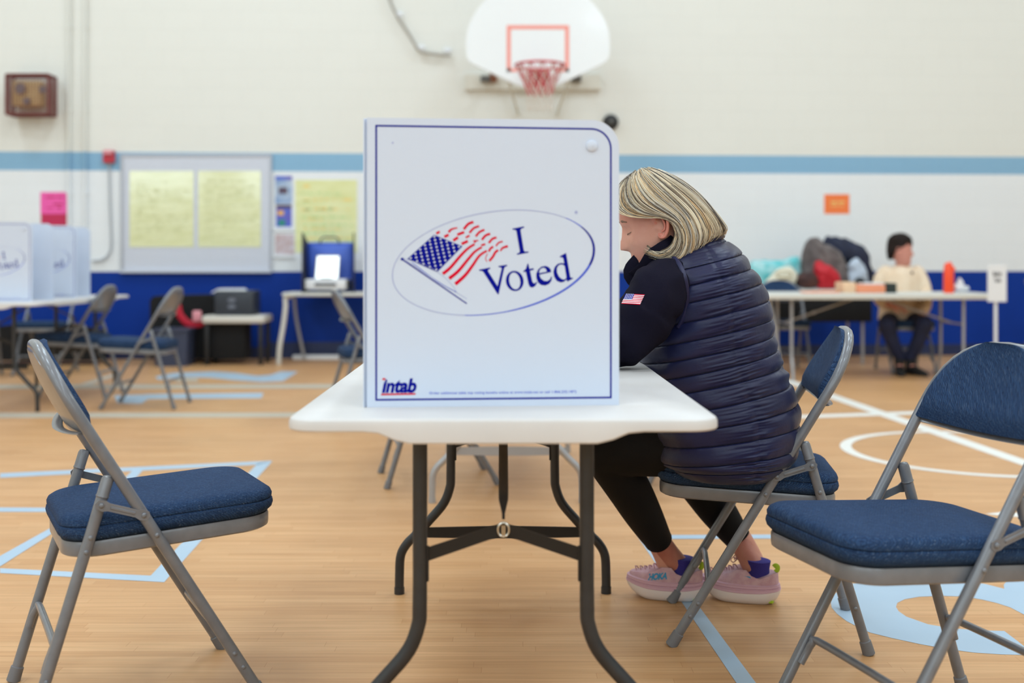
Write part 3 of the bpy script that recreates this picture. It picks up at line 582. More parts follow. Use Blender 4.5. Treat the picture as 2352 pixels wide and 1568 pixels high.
def wallthings():
    b=MB(); wbox(b,284,358,622,625,.02); o=b.build('notice_board',[M['board']],smooth=False,loc=tuple(wal(453,625))); tag(o,'big grey-white notice board on the wall holding two yellow charts','notice board')
    b=MB()
    wbox(b,278,354,625,359,.03,0); wbox(b,278,620,625,626,.05,1); wbox(b,278,359,286,620,.025,0); wbox(b,619,359,625,620,.025,0)
    f=b.build('board_frame',[M['boardtrim'],M['board']],smooth=False); f.parent=o; f.matrix_parent_inverse=Matrix.Translation(o.location).inverted()
    sheet('wall_chart','laminated yellow chart with white glare, left one on the notice board','poster',299,393,446,567,'yelgl',.003,.021,scribble(312,412,436,558,13,'ink',1),'yellow charts on the notice board')
    sheet('wall_chart','laminated yellow chart, right one on the notice board','poster',456,393,600,567,'yelgl',.003,.021,scribble(468,412,590,558,13,'ink',2),'yellow charts on the notice board')
    sheet('wall_chart','bright yellow-green chart with orange and green lines above the blue voting machine','poster',678,413,820,580,'yel',.003,0,scribble(695,422,812,430,1,'inko',3,h=6)+scribble(690,436,815,565,7,'inkg',4,h=5)+scribble(690,450,815,560,5,'inko',5,h=4))
    sheet('wall_poster','pale blue picture poster, topmost of three beside the notice board','poster',632,404,671,468,'picb',.003,0,[(632,404,671,413,'picm'),(640,430,660,445,'picd')])
    sheet('wall_poster','dark and bright blue poster with yellow and green patches','poster',634,470,670,521,'picm',.003,0,[(634,470,670,478,'picd'),(638,484,652,494,'picy'),(640,505,655,518,'picg')])
    sheet('wall_poster','pale grid poster, lowest of three beside the notice board','poster',632,538,676,584,'picw',.003,0)
    b=MB(); wbox(b,628,524,676,531,.012); wbox(b,628,586,676,592,.02); o=b.build('poster_rail',M['whiteplas'],smooth=False,loc=tuple(wal(650,590))); tag(o,'white plastic rails holding the lowest poster beside the notice board','poster rail')
    sheet('paper_sign','square pink paper taped to the wall at the left','paper',93,441,155,491,'pink',.0015,0,scribble(104,450,146,482,4,'mag',8,h=2))
    sheet('paper_sign','dark magenta paper strip directly under the pink one','paper',94,491,155,524,'mag',.0015,0)
    sheet('paper_sign','orange paper taped to the white wall above the coat pile','paper',1893,446,1951,491,'orange',.0015,0,scribble(1905,462,1940,476,2,'inko',9,h=1.5))
    for i,x in enumerate((160,197)):
        b=MB(); b.tube([wal(x,-160,.03),wal(x,620,.03)],.017,10)
        for y in(60,250,440): wbox(b,x-6,y,x+6,y+5,.035)
        o=b.build('wall_conduit',M['wall'],loc=(wal(x,620).x,wal(x,620).y,0)); tag(o,('left' if i==0 else 'right')+' of two thin painted vertical pipes on the upper wall','pipe','painted vertical pipes')
    b=MB(); P=[wal(x,y,.02) for x,y in((252,375),(254,470),(257,560),(250,585),(235,597),(214,599))]; b.tube(spl([tuple(p) for p in P],24),.011,8); o=b.build('wall_conduit',M['conduitg'],loc=tuple(wal(252,599))); tag(o,'grey bent conduit running down from the red fire alarm','pipe')
    t=thing('fire_alarm','red fire alarm with pale lens on the light blue stripe','fire alarm',tuple(wal(252,375)))
    b=MB(); wbox(b,240,347,265,374,.05); b.build('housing',M['alarmred'],t,smooth=False); b=MB(); wbox(b,243,346,262,355,.03,0,.05); b.build('lens',M['alarmpink'],t,smooth=False)
    c=wal(1402,281,.0); t=thing('alarm_bell','round black alarm bell with grey centre beside the booth top','bell',tuple(c))
    b=MB(); b.tube([c,c+OUT*.03,c+OUT*.055,c+OUT*.07],[.083,.083,.07,.03],28); b.build('gong',M['speaker'],t); b=MB(); b.ball(c+OUT*.07,(.022,.014,.022)); b.build('hub',M['speakerc'],t)
    # caged signal box
    D=11.36; t=thing('caged_signal_box','brown wire cage on the wall holding a tan and grey signal horn','cage',tuple(wal(85,268)))
    g=[at(x,y,D) for x,y in((14,262),(111,262),(111,171),(14,171))]; dpt=V((0,.20,0)); b=MB()
    for i in range(4):
        b.tube([g[i],g[(i+1)%4]],.013,6); b.tube([g[i]+dpt,g[(i+1)%4]+dpt],.009,6); b.tube([g[i],g[i]+dpt],.010,6)
    b.build('cage_frame',M['cage'],t); b=MB()
    for k in range(1,14): a=k/14; b.tube([g[0].lerp(g[1],a),g[3].lerp(g[2],a)],.0028,4); b.tube([g[0].lerp(g[3],a),g[1].lerp(g[2],a)],.0028,4)
    for k in range(1,11):
        a=k/11; b.tube([g[1]+dpt*a,g[2]+dpt*a],.0028,4); b.tube([g[0]+dpt*a,g[1]+dpt*a],.0028,4); b.tube([g[3]+dpt*a,g[2]+dpt*a],.0028,4); b.tube([g[0]+dpt*a,g[3]+dpt*a],.0028,4)
    for k in range(1,12):
        a=k/12; b.tube([g[1].lerp(g[2],a),g[1].lerp(g[2],a)+dpt],.0028,4); b.tube([g[0].lerp(g[3],a),g[0].lerp(g[3],a)+dpt],.0028,4); b.tube([g[3].lerp(g[2],a),g[3].lerp(g[2],a)+dpt],.0028,4); b.tube([g[0].lerp(g[1],a),g[0].lerp(g[1],a)+dpt],.0028,4)
    w=b.build('cage_mesh',M['cage'],t); w['kind']='stuff'
    b=MB(); p=at(40,248,D+.2); q=at(108,190,D+.2); b.box((p.x,D+.06,p.z),(q.x,D+.19,q.z),bev=.02); b.build('signal_housing',M['brass'],t)
    b=MB(); c=at(46,203,D+.03); b.tube([c,c+V((0,.05,0))],[.055,.02],16); c2=at(60,232,D+.03); b.tube([c2,c2+V((0,.05,0))],.035,14); c3=at(98,205,D+.03); b.tube([c3,c3+V((0,.05,0))],[.04,.02],14); b.build('signal_horn',M['greyp'],t)
    # garland
    b=MB(); P=[wal(x,y,.06) for x,y in((878,-60),(895,0),(915,42),(940,80),(965,118),(1000,126),(1034,129))]; b.tube(spl([tuple(p) for p in P],40),.016,8); o=b.build('hanging_cord',[M['garland']],loc=tuple(P[0]))
    tag(o,'thin grey cord drooping from above to the left of the basketball hoop','cord')
    for x,y in((917,36),(968,112),(1028,118)):
        b=MB(); b.ball(wal(x,y,.06),(.045,.012,.03)); c=b.build('tape',M['whiteplas']); c.parent=o; c.matrix_parent_inverse=Matrix.Translation(o.location).inverted()
    # white strip lying at the wall foot, blue wall wires
    b=MB(); D=11.62; p=at(672,826,D); q=at(783,816,D); b.box((p.x,D,0.0),(q.x,D+.06,.045),bev=.004); o=b.build('white_strip',M['whiteplas'],loc=(p.x,D,0)); tag(o,'white plastic strip lying along the wall under the voting machine stand','strip')
def hoop():
    D=10.85; t=thing('basketball_hoop','white fan-shaped basketball backboard with coral square and red rim','basketball hoop',tuple(wal(1235,208)))
    O=[(1071,128),(1076,140),(1092,150),(1140,172),(1195,198),(1235,207),(1275,198),(1330,172),(1378,150),(1394,140),(1400,128),(1401,85),(1392,50),(1372,18),(1345,-12),(1310,-36),(1272,-50),(1235,-54),(1198,-50),(1160,-36),(1125,-12),(1098,18),(1079,50),(1070,85)]
    O=chaikin([(x,y,0) for x,y in O],1); b=MB(); b.prism([at(p[0],p[1],D) for p in O],(0,.045,0)); b.build('backboard',M['bboard'],t,ang=30)
    b=MB(); e=D-.0015
    for x0,y0,x1,y1 in((1164,58,1307,67),(1164,67,1173,165),(1298,67,1307,165),(1164,157,1188,165),(1282,157,1307,165)): b.poly([at(x0,y1,e),at(x1,y1,e),at(x1,y0,e),at(x0,y0,e)])
    b.build('target_square',M['coral'],t,smooth=False,merge=False)
    c=at(1240,150,10.46); R=.228; b=MB(); b.tube([c+V((R*cos(a),R*sin(a),0)) for a in [2*PI*k/40 for k in range(41)]],.011,8,cap=False)
    b.box((c.x-.07,c.y+R-.01,c.z-.03),(c.x+.07,D,c.z+.01)); b.box((c.x-.09,D-.02,c.z-.13),(c.x+.09,D,c.z+.03)); b.tube([c+V((-.06,R-.02,-.01)),c+V((-.07,D-c.y-.01,-.11))],.01,8); b.tube([c+V((.06,R-.02,-.01)),c+V((.07,D-c.y-.01,-.11))],.01,8)
    b.build('rim',M['rim'],t)
    n=12; lv=[(0,R*.97),(-.09,R*.80),(-.18,R*.62),(-.27,R*.52),(-.36,R*.50),(-.42,R*.52)]
    for name,lo,hi,m in(('net_upper',0,3,'rim'),('net_lower',0,5,'net')):
        b=MB()
        for k in range(n):
            for s in(-1,1):
                P=[]
                for i,(dz,r) in enumerate(lv[lo:hi+1]):
                    a=2*PI*(k+s*.5*(i+lo)+(0 if name=='net_lower' else .25))/n; P.append(c+V((r*cos(a),r*sin(a),dz)))
                b.tube(P,.0042 if m=='net' else .005,5)
        o=b.build('net',M[m],t); o['kind']='stuff'
    b=MB(); wbox(b,1068,172,1378,207,.05); b.build('mounting_board',M['timber'],t,smooth=False)
    for x,m in((1130,'rust'),(1322,'bracket'),(1115,'bracket')):
        b=MB(); a=wal(x,184,.05); b.box((a.x-.05,a.y-.06,a.z-.03),(a.x+.05,a.y,a.z+.03)); 
        if x!=1115: b.tube([a,V((a.x,D+.045,a.z+.12))],.022,8)
        b.build('bracket',M[m],t)
    for s in(-1,1):
        b=MB(); a=wal(1235+s*45,262,.01); b.tube([a,V((c.x+s*.32,D+.05,c.z+.05))],.014,8); b.build('brace_tube',M['cream'],t)
def case_box(b,x0,y0,x1,y1,D,dp,mi=0,bev=.015):
    p=at(x0,y1,D); q=at(x1,y0,D); b.box((p.x,D,p.z),(q.x,D+dp,q.z),mi,bev)
def backthings():
    # stand with the voting machine
    D=11.1; z=.70; x0=(640-CX)*D/F; x1=x0+1.55; t=thing('machine_stand','folding stand with white bowed legs carrying the blue voting machine','table',((x0+x1)/2,D+.3,0))
    b=MB(); b.box((x0+.03,D,z-.035),(x1,D+.55,z),bev=.012); b.build('tabletop',M['bgtable'],t)
    for xx,s in((x0+.06,-1),(x1-.08,1)):
        b=MB(); P=spl([(xx+.06*-s,D+.06,z-.03),(xx,D+.05,z-.05),(xx,D+.04,z-.14),(xx+.02*s,D+.03,.38),(xx+.05*s,D-.0,.17),(xx+.06*s,D,0.0)],26); b.tube(P,.024,10); b.build('leg',M['shelfw'],t)
        b=MB(); P=spl([(xx,D+.48,z-.05),(xx+.02,D+.5,.4),(xx+.10,D+.52,.0)],14); b.tube(P,.018,8); b.build('leg',M['steel2'],t)
    t=thing('voting_machine','blue voting machine case with a lit white tablet on the stand','voting machine',tuple(at(757,665,D+.2)))
    b=MB(); p=at(705,0,D+.42); q=at(811,0,D+.42); zt=at(0,556,D+.42).z; R=Matrix.Translation((0,D+.42,z+.1))@Matrix.Rotation(-.08,4,'X')@Matrix.Translation((0,-D-.42,-z-.1))
    b.box((p.x,D+.40,z+.02),(q.x,D+.50,zt),0,.02,T=R); b.box((p.x+.03,D+.393,z+.05),(q.x-.03,D+.40,zt-.03),1,.004,T=R); b.build('case_lid',[M['bluecase'],M['bluecase2']],t)
    b=MB(); c=at(757,556,D+.43); b.tube([c+V((-.10,0,-.02)),c+V((-.09,0,.03)),c+V((-.06,0,.05)),c+V((.06,0,.05)),c+V((.09,0,.03)),c+V((.10,0,-.02))],.008,8); b.build('carry_handle',M['darkgrey'],t)
    b=MB(); case_box(b,700,641,795,665,D+.04,.36); b.build('printer_base',M['whiteplas'],t); b=MB(); case_box(b,722,650,772,656,D+.03,.02,0,.003); case_box(b,735,638,760,643,D+.05,.1,0,.004); b.build('paper_slot',M['darkgrey'],t)
    b=MB(); P=[at(x,y,D+.13) for x,y in((722,641),(777,641),(779,588),(775,585),(729,585),(724,589))]; b.prism([p+V((0,(p.z-z)*.15,0)) for p in P],(0,.012,0)); b.build('tablet_body',M['greyp'],t,smooth=False)
    b=MB(); P=[at(x,y,D+.13) for x,y in((724,639),(775,639),(777,588),(727,588))]; b.poly([p+V((0,(p.z-z)*.15-.002,0)) for p in P]); b.build('screen',M['screen'],t,smooth=False)
    for xa,xb,nm,lb in((691,700,'l','black privacy screen standing left of the blue voting machine'),(809,815,'r','black privacy screen standing right of the blue voting machine')):
        b=MB(); P=[at(xa,533,D+.02),at(xa+4,540,D+.02)]; 
        b.prism([V((at(xa+2,0,D).x,D,z)),V((at(xa+14 if nm=='l' else xa,0,D+.45).x,D+.5,z)),V((at(xa+12 if nm=='l' else xa,0,D+.45).x,D+.5,1.20)),V((at(xa,0,D).x,D+.05,1.29))],(.015,0,0)); o=b.build('privacy_screen',M['black'],smooth=False,loc=(at(xa,0,D).x,D+.2,z)); tag(o,lb,'screen','black privacy screens')
    # cart with the printer
    D=10.95; t=thing('low_cart','low white-topped cart with black legs carrying the dark grey case','cart',tuple(at(535,826,D)*1)); 
    x0=(463-CX)*D/F; x1=(606-CX)*D/F; zt=at(0,725,D).z; b=MB(); b.box((x0,D,zt-.075),(x1,D+.42,zt),bev=.02); b.build('cart_top',M['shelfw'],t)
    for x in(x0+.04,x1-.04):
        for y in(D+.05,D+.37): b=MB(); b.box((x-.02,y-.02,0),(x+.02,y+.02,zt-.075),bev=.004); b.build('leg',M['black'],t)
    b=MB(); case_box(b,492,668,582,724,D+.06,.32); o=b.build('ballot_case',M['darkgrey'],loc=tuple(at(537,724,D+.2))); tag(o,'dark slate equipment case with two pale round marks on the low cart','case')
    b=MB()
    for y in(689,704): c=at(532,y,D+.056); b.tube([c,c+V((0,.006,0))],[(.04,.02)]*2,16,up=(1,0,0))
    q=b.build('round_mark',M['greyd']); q.parent=o; q.matrix_parent_inverse=Matrix.Translation(o.location).inverted()
    b=MB(); P=[at(x,y,D+.1) for x,y in((484,672),(500,663),(552,663),(560,669))]; b.prism(P,(0,.2,0)); o=b.build('paper_stack',M['paper'],smooth=False,loc=tuple(at(520,670,D+.2))); tag(o,'loose white papers lying on top of the dark slate case','papers')
    b=MB(); case_box(b,480,740,562,826,D+.10,.3,0,.02); o=b.build('storage_crate',M['blackcloth'],loc=tuple(at(520,826,D+.2))); tag(o,'black fabric crate on the floor under the low white cart','crate'); o.location.z-=0
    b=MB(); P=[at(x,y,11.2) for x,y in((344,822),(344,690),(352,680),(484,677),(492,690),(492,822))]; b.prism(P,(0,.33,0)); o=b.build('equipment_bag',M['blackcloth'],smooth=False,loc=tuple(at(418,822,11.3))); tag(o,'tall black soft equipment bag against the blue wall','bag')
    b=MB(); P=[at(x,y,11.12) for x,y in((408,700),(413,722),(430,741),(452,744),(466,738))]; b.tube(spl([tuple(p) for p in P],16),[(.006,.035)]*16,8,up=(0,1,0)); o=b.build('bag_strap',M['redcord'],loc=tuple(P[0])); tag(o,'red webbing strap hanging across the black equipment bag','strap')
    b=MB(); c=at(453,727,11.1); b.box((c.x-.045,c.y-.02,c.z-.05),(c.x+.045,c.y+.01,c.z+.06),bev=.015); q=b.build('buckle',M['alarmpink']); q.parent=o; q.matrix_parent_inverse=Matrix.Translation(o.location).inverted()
    b=MB(); P=[at(x,y,11.0) for x,y in((-30,828),(-30,752),(60,742),(150,748),(214,762),(222,828))]; b.prism(P,(0,.3,0)); o=b.build('shade_block',M['blackcloth'],smooth=False,loc=tuple(at(100,828,11.1))); tag(o,'long dark block standing in for the shade behind the left booth table','bag')  # dark block put in for the shade seen beneath the left table
    t=thing('plastic_bin','slate grey plastic bin on the floor in front of the black bag','bin',tuple(at(385,828,10.85))); b=MB(); D=10.85; p=at(352,832,D); q=at(431,762,D)
    b.loft([[V((x*.93+(p.x+q.x)/2*.07,y,.0)) for x,y in rrect(p.x,q.x,D,D+.3,.03,4)],[V((x,y,q.z)) for x,y in rrect(p.x,q.x,D,D+.3,.03,4)]]); b.build('bin_body',M['bin'],t); b=MB(); b.loft([[V((x,y,zz)) for x,y in rrect(p.x-.012,q.x+.012,D-.012,D+.312,.03,4)] for zz in(q.z,q.z+.03)]); b.build('lid',M['bin'],t)
    # dark back table with the coats
    D=10.98; x0=(1722-CX)*D/F; x1=(2006-CX)*D/F; t=thing('cloth_covered_table','table with a short black skirt against the blue wall under the coats','table',((x0+x1)/2,D+.3,0))
    b=MB(); b.box((x0,D,.70),(x1,D+.66,.735),bev=.01); b.build('tabletop',M['bgtable'],t); b=MB(); b.box((x0+.01,D+.01,.42),(x1-.01,D+.03,.70),bev=.004); b.box((x0+.01,D+.03,.42),(x0+.03,D+.6,.70)); b.box((x1-.03,D+.03,.42),(x1-.01,D+.6,.70)); b.build('table_skirt',M['blackcloth'],t)
    for x in(x0+.08,x1-.08):
        for y in(D+.08,D+.58): b=MB(); b.tube([(x,y,.70),(x,y,0)],.015,8); b.build('leg',M['steel2'],t)
def blob(name,label,cat,m,P,D,th,seed,amp=.03,fr=7,extra=None,group=None):
    """soft thing: silhouette P in the picture plane at distance D, thickness th, crumpled by noise"""
    P=chaikin([(x,y,0) for x,y in P],2); cx=sum(p[0] for p in P)/len(P); cy=sum(p[1] for p in P)/len(P); n=len(P)
    b=MB(); rings=[]; K=14
    for k in range(K+1):
        f=-1+2*k/K; sc=max(.02,(1-abs(f)**2.6)**.5); rings.append([at(cx+(p[0]-cx)*sc,cy+(p[1]-cy)*sc,D)+V((0,f*th/2,0)) for p in P])
    b.loft(rings); zmin=min(p.z for p in b.v); o=V((seed*7.1,seed*3.3,0))
    for p in b.v:
        w_=noise.noise_vector(p*fr*1.3+o); q=w_*amp+V((1,1,1))*amp*.9*(.5-abs(noise.noise(p*fr*1.1+o*2+w_*.6))*2)+noise.noise_vector(p*fr*3+o)*amp*.4; r=max(0,min(1,(p.z-zmin)/.05)); p+=q*r
        p.z=max(zmin,p.z)
    ob=b.build(name,M[m],loc=tuple(at(cx,max(p[1] for p in P),D)),ang=60); tag(ob,label,cat,group); return ob
def coats():
    T='coats and bags piled on the black-skirted table'
    blob('tote_bag','turquoise and white patterned tote bag at the left of the coat pile','bag','aqua',[(1722,668),(1718,620),(1726,595),(1760,596),(1790,600),(1825,588),(1842,592),(1845,630),(1840,668)],11.36,.2,1,.018,6)
    h=blob('brimmed_hat','cream felt hat with round crown in front of the turquoise bag','hat','creamc',[(1752,665),(1758,645),(1775,628),(1790,616),(1815,612),(1828,622),(1832,640),(1818,655),(1800,664)],11.12,.16,2,.010,8)
    b=MB(); c=at(1801,630,11.02); b.tube([c+V((.075*cos(a),0,.035*sin(a))) for a in [2*PI*k/20 for k in range(21)]],.006,6); q=b.build('hat_band',M['straw']); q.parent=h; q.matrix_parent_inverse=Matrix.Translation(h.location).inverted()
    blob('handbag','dark brown handbag with rust trim between the cream hat and red jacket','bag','brownc',[(1828,662),(1826,638),(1835,628),(1868,624),(1882,632),(1884,662)],11.15,.16,3,.014,10)
    blob('winter_coat','grey wool coat heaped highest at the middle of the pile','coat','greycoat',[(1842,664),(1840,600),(1843,570),(1856,548),(1870,546),(1884,556),(1905,562),(1925,572),(1940,600),(1950,630),(1956,664),(1930,664),(1900,650)],11.31,.18,4,.028,6)
    blob('red_jacket','red nylon jacket bundled in front of the grey wool coat','jacket','redc',[(1872,664),(1878,635),(1868,612),(1874,601),(1890,604),(1912,616),(1926,630),(1932,664)],11.15,.18,5,.018,8)
    blob('winter_coat','dark navy coat arched over the right side of the pile','coat','navyc',[(1890,560),(1896,544),(1920,543),(1950,548),(1980,566),(2000,588),(2006,620),(2004,662),(1986,664),(1975,625),(1950,600),(1930,590),(1905,580)],11.53,.14,6,.024,7)
    blob('rolled_jacket','pale grey jacket tucked under the arched navy coat','jacket','palebl',[(1945,664),(1946,610),(1960,592),(1978,598),(1992,625),(1996,664)],11.32,.14,7,.016,8)
    blob('small_pouch','small black pouch lying at the right foot of the coat pile','pouch','blackcloth',[(1958,664),(1962,644),(1976,635),(1990,645),(1996,664)],11.08,.10,8,.006,10)
    # on the front right table
    D=9.75; z=.735
    def bx(name,label,cat,x0,x1,y0,m,dd=.25,Dd=D,zb=z):
        b=MB(); X0=(x0-CX)*Dd/F; X1=(x1-CX)*Dd/F; b.box((X0,Dd,zb),(X1,Dd+dd,at(0,y0,Dd).z),bev=.006); o=b.build(name,M[m],loc=((X0+X1)/2,Dd,zb)); return tag(o,label,cat)
    bx('carton','peach coloured flat carton at the left of the stack on the right table','box',1937,1966,648,'carton'); bx('carton','long orange-brown flat carton on the right table beside the dark box','box',1967,2034,654,'carton2')
    bx('carton','small dark green box at the right end of the cartons','box',2035,2060,650,'dkgreen',.2)
    bx('paper_sheet','white paper block resting on the long orange carton','paper',1985,2032,649.5,'paper',.2,D+.02,at(0,653.8,D).z)
    b=MB(); 
    for i,(x0,x1,yy) in enumerate(((1850,1876,D-.05),(1878,1930,D-.02))): b.box(((x0-CX)*yy/F,yy,z),((x1-CX)*yy/F,yy+.2,z+.012+.003*i),0,.002)
    o=b.build('loose_papers',M['carton2'],loc=(2.7,D,z)); tag(o,'thin orange folder papers on the left half of the right table','papers')
    t=thing('water_bottle','tall orange water bottle with flip spout on the right table','bottle',tuple(at(2180,668,9.7)),local=False); c=V((at(2179,0,9.7).x,9.7,z)); s=9.7/F
    b=MB(); b.tube([c,c+V((0,0,.01)),c+V((0,0,.19)),c+V((0,0,.205))],[.040,.044,.042,.038],20); b.build('bottle_body',M['bottle'],t); b=MB(); b.tube([c+V((-.004,0,.205)),c+V((-.004,0,.25)),c+V((-.008,0,.262))],[.038,.032,.024],18); b.box((c.x+.01,c.y-.012,c.z+.19),(c.x+.055,c.y+.012,c.z+.215),bev=.006,T=None); b.tube([c+V((.008,0,.25)),c+V((.035,0,.225)),c+V((.052,0,.20))],.009,8); b.build('bottle_cap',M['bottle'],t)
    blob('crumpled_tissue','crumpled white tissues beside the orange water bottle','tissue','tissue',[(2190,668),(2193,650),(2198,655),(2203,637),(2209,640),(2212,660),(2222,656),(2228,668)],9.72,.08,9,.012,20)
    # sign on a pole
    t=thing('paper_sign_stand','white paper sign on a thin white pole by the right table','sign',(at(2287,0,9.2).x,9.2,0)); D=9.2; X=at(2287,0,D).x
    b=MB(); b.tube([(X,D,0.02),(X,D,at(0,640,D).z)],.014,10); b.build('pole',M['whiteplas'],t); b=MB(); b.tube([(X,D,0),(X,D,.012),(X,D,.02)],[.15,.15,.02],28); b.build('base',M['whiteplas'],t)
    b=MB(); p=at(2268,693,D-.02); q=at(2311,608,D-.02); b.box((p.x,D-.03,p.z),(q.x,D-.018,q.z),bev=.002)
    for w,y0,y1,x0,x1 in(('Ballot',634,623.5,2281,2301),('Table',648,638.5,2283,2299)):
        vs,fs=text_geo(w,bold=.03); b.add([at(x0+u*(x1-x0),y0+(y1-y0)*v,D-.031) for u,v in vs],fs,1)
    b.build('sign_card',[M['paper'],M['text']],t,smooth=False,merge=False)
# ================================================================ people
def frame(o,fwd,up):
    f=V(fwd).normalized(); u=V(up); u=(u-f*u.dot(f)).normalized(); l=u.cross(f)       # local x=fwd, y=left, z=up
    m=Matrix.Identity(4)
    for i in range(3): m[i][0]=f[i]; m[i][1]=l[i]; m[i][2]=u[i]; m[i][3]=V(o)[i]
    return m
def head_geo(T,k=1.0,n=56):
    S=[(-.122,.062,.030,.012),(-.118,.074,.012,.026),(-.108,.084,-.005,.037),(-.095,.088,-.025,.045),(-.080,.088,-.045,.052),(-.062,.088,-.058,.058),(-.045,.089,-.066,.062),(-.025,.091,-.072,.066),(-.005,.091,-.078,.069),(.015,.090,-.084,.072),(.035,.092,-.090,.075),(.055,.095,-.094,.076),(.075,.093,-.094,.075),(.095,.083,-.088,.070),(.112,.064,-.074,.058),(.124,.038,-.052,.040),(.130,.010,-.025,.018)]
    b=MB(); rings=[]; m=60
    for i in range(m):
        z,f,bk,w=crom(S,(len(S)-1)*i/(m-1)); cx=(f+bk)/2+.008; rg=[]
        for j in range(n):
            a=2*PI*j/n; c,s=cos(a),sin(a); x=(f-cx)*max(c,0)**.85+(cx-bk)*(-(max(-c,0)**.9)); y=w*math.copysign(abs(s)**.88,s); x+=cx
            if c>0:
                g=lambda y0,z0,sy,sz:math.exp(-((y-y0)/sy)**2-((z-z0)/sz)**2)
                zz=z
                nose=max(0,1-abs(y)/(.010+.009*max(0,min(1,(.02-zz)/.05))))**.8 if -.045<zz<.03 else 0
                prof=.026*max(0,min(1,(.028-zz)/.062))*(1 if zz>-.034 else max(0,1-(-.034-zz)/.011)); x+=nose*prof
                x+=.004*g(0,-.062,.022,.006)+.004*g(0,-.074,.019,.006)-.004*g(0,-.068,.022,.003)-.004*g(0,-.09,.02,.006)+.006*g(0,-.107,.018,.012)
                for q in(-.031,.031): x+=-.011*g(q,.012,.013,.012)+.006*g(q,.012,.009,.006)+.004*g(q,.032,.016,.006)+.005*g(q*1.3,-.022,.018,.02)
            rg.append(V((x*k,y*k,z*k)))
        rings.append(rg)
    b.loft(rings)
    for s in(-1,1):                                   # ears: outer helix, lobe, inner bowl
        P=[(.004,s*.070,-.022),(.006,s*.074,-.030),(-.004,s*.080,-.032),(-.014,s*.084,-.018),(-.020,s*.088,.000),(-.020,s*.090,.018),(-.010,s*.088,.030),(.004,s*.082,.030),(.010,s*.076,.020),(.006,s*.070,.008)]
        b.tube([V(p)*k for p in spl(P,30)],[.0055*k]*30,8); b.ball(V((-.006,s*.070,-.002))*k,(.013*k,.006*k,.026*k),n=12,m=8); b.ball(V((.008,s*.072,-.004))*k,(.004*k,.006*k,.007*k),n=8,m=6)
    b.v=[T@p for p in b.v]; return b
def limb(b,P,n=14,steps=26):                          # P: (x,y,z,r) key points
    Q=[crom(P,(len(P)-1)*i/(steps-1)) for i in range(steps)]; b.tube([q[:3] for q in Q],[max(.004,q[3]) for q in Q],n)
    b.ball(Q[0][:3],Q[0][3],n=12,m=8); b.ball(Q[-1][:3],Q[-1][3],n=12,m=8)
def hand_geo(b,T,curl=.5,side=1,k=1.0):
    """wrist at origin, fingers along +x, back of the hand +z, thumb towards +y*side"""
    sec=[(-.01,.027,.019),(.02,.033,.017),(.05,.041,.015),(.078,.042,.012),(.088,.040,.010)]
    m=MB(); rings=[]
    for i in range(9):
        x,w,h=crom(sec,4*i/8); rings.append([V((x,w*cos(a),h*sin(a)*(1.0))) for a in [2*PI*j/16 for j in range(16)]])
    m.loft(rings)
    for q,(y,L,r) in enumerate(((.030,.070,.0085),(.010,.078,.0088),(-.011,.073,.0085),(-.031,.058,.0075))):
        p=V((.080,y*side,-.001)); a=-.15-curl*.35; P=[tuple(V((.06,y*side*.9,0)))+(r*1.05,),tuple(p)+(r*1.05,)]; sp=y*side*1.2
        for f in(.45,.30,.25):
            d=V((cos(a),sp*.6,sin(a))); p=p+d*L*f; P.append(tuple(p)+(r*(1-.12*len(P)/4),)); a-=curl*.75
        limb(m,P,10,14)
    P=[(.015,.022*side,-.004,.012),(.035,.045*side,-.012,.0115),(.058,.058*side,-.022,.010),(.082,.060*side,-.030-curl*.01,.0085)]; limb(m,P,10,12)
    m.v=[T@(p*k) for p in m.v]; b.join(m)
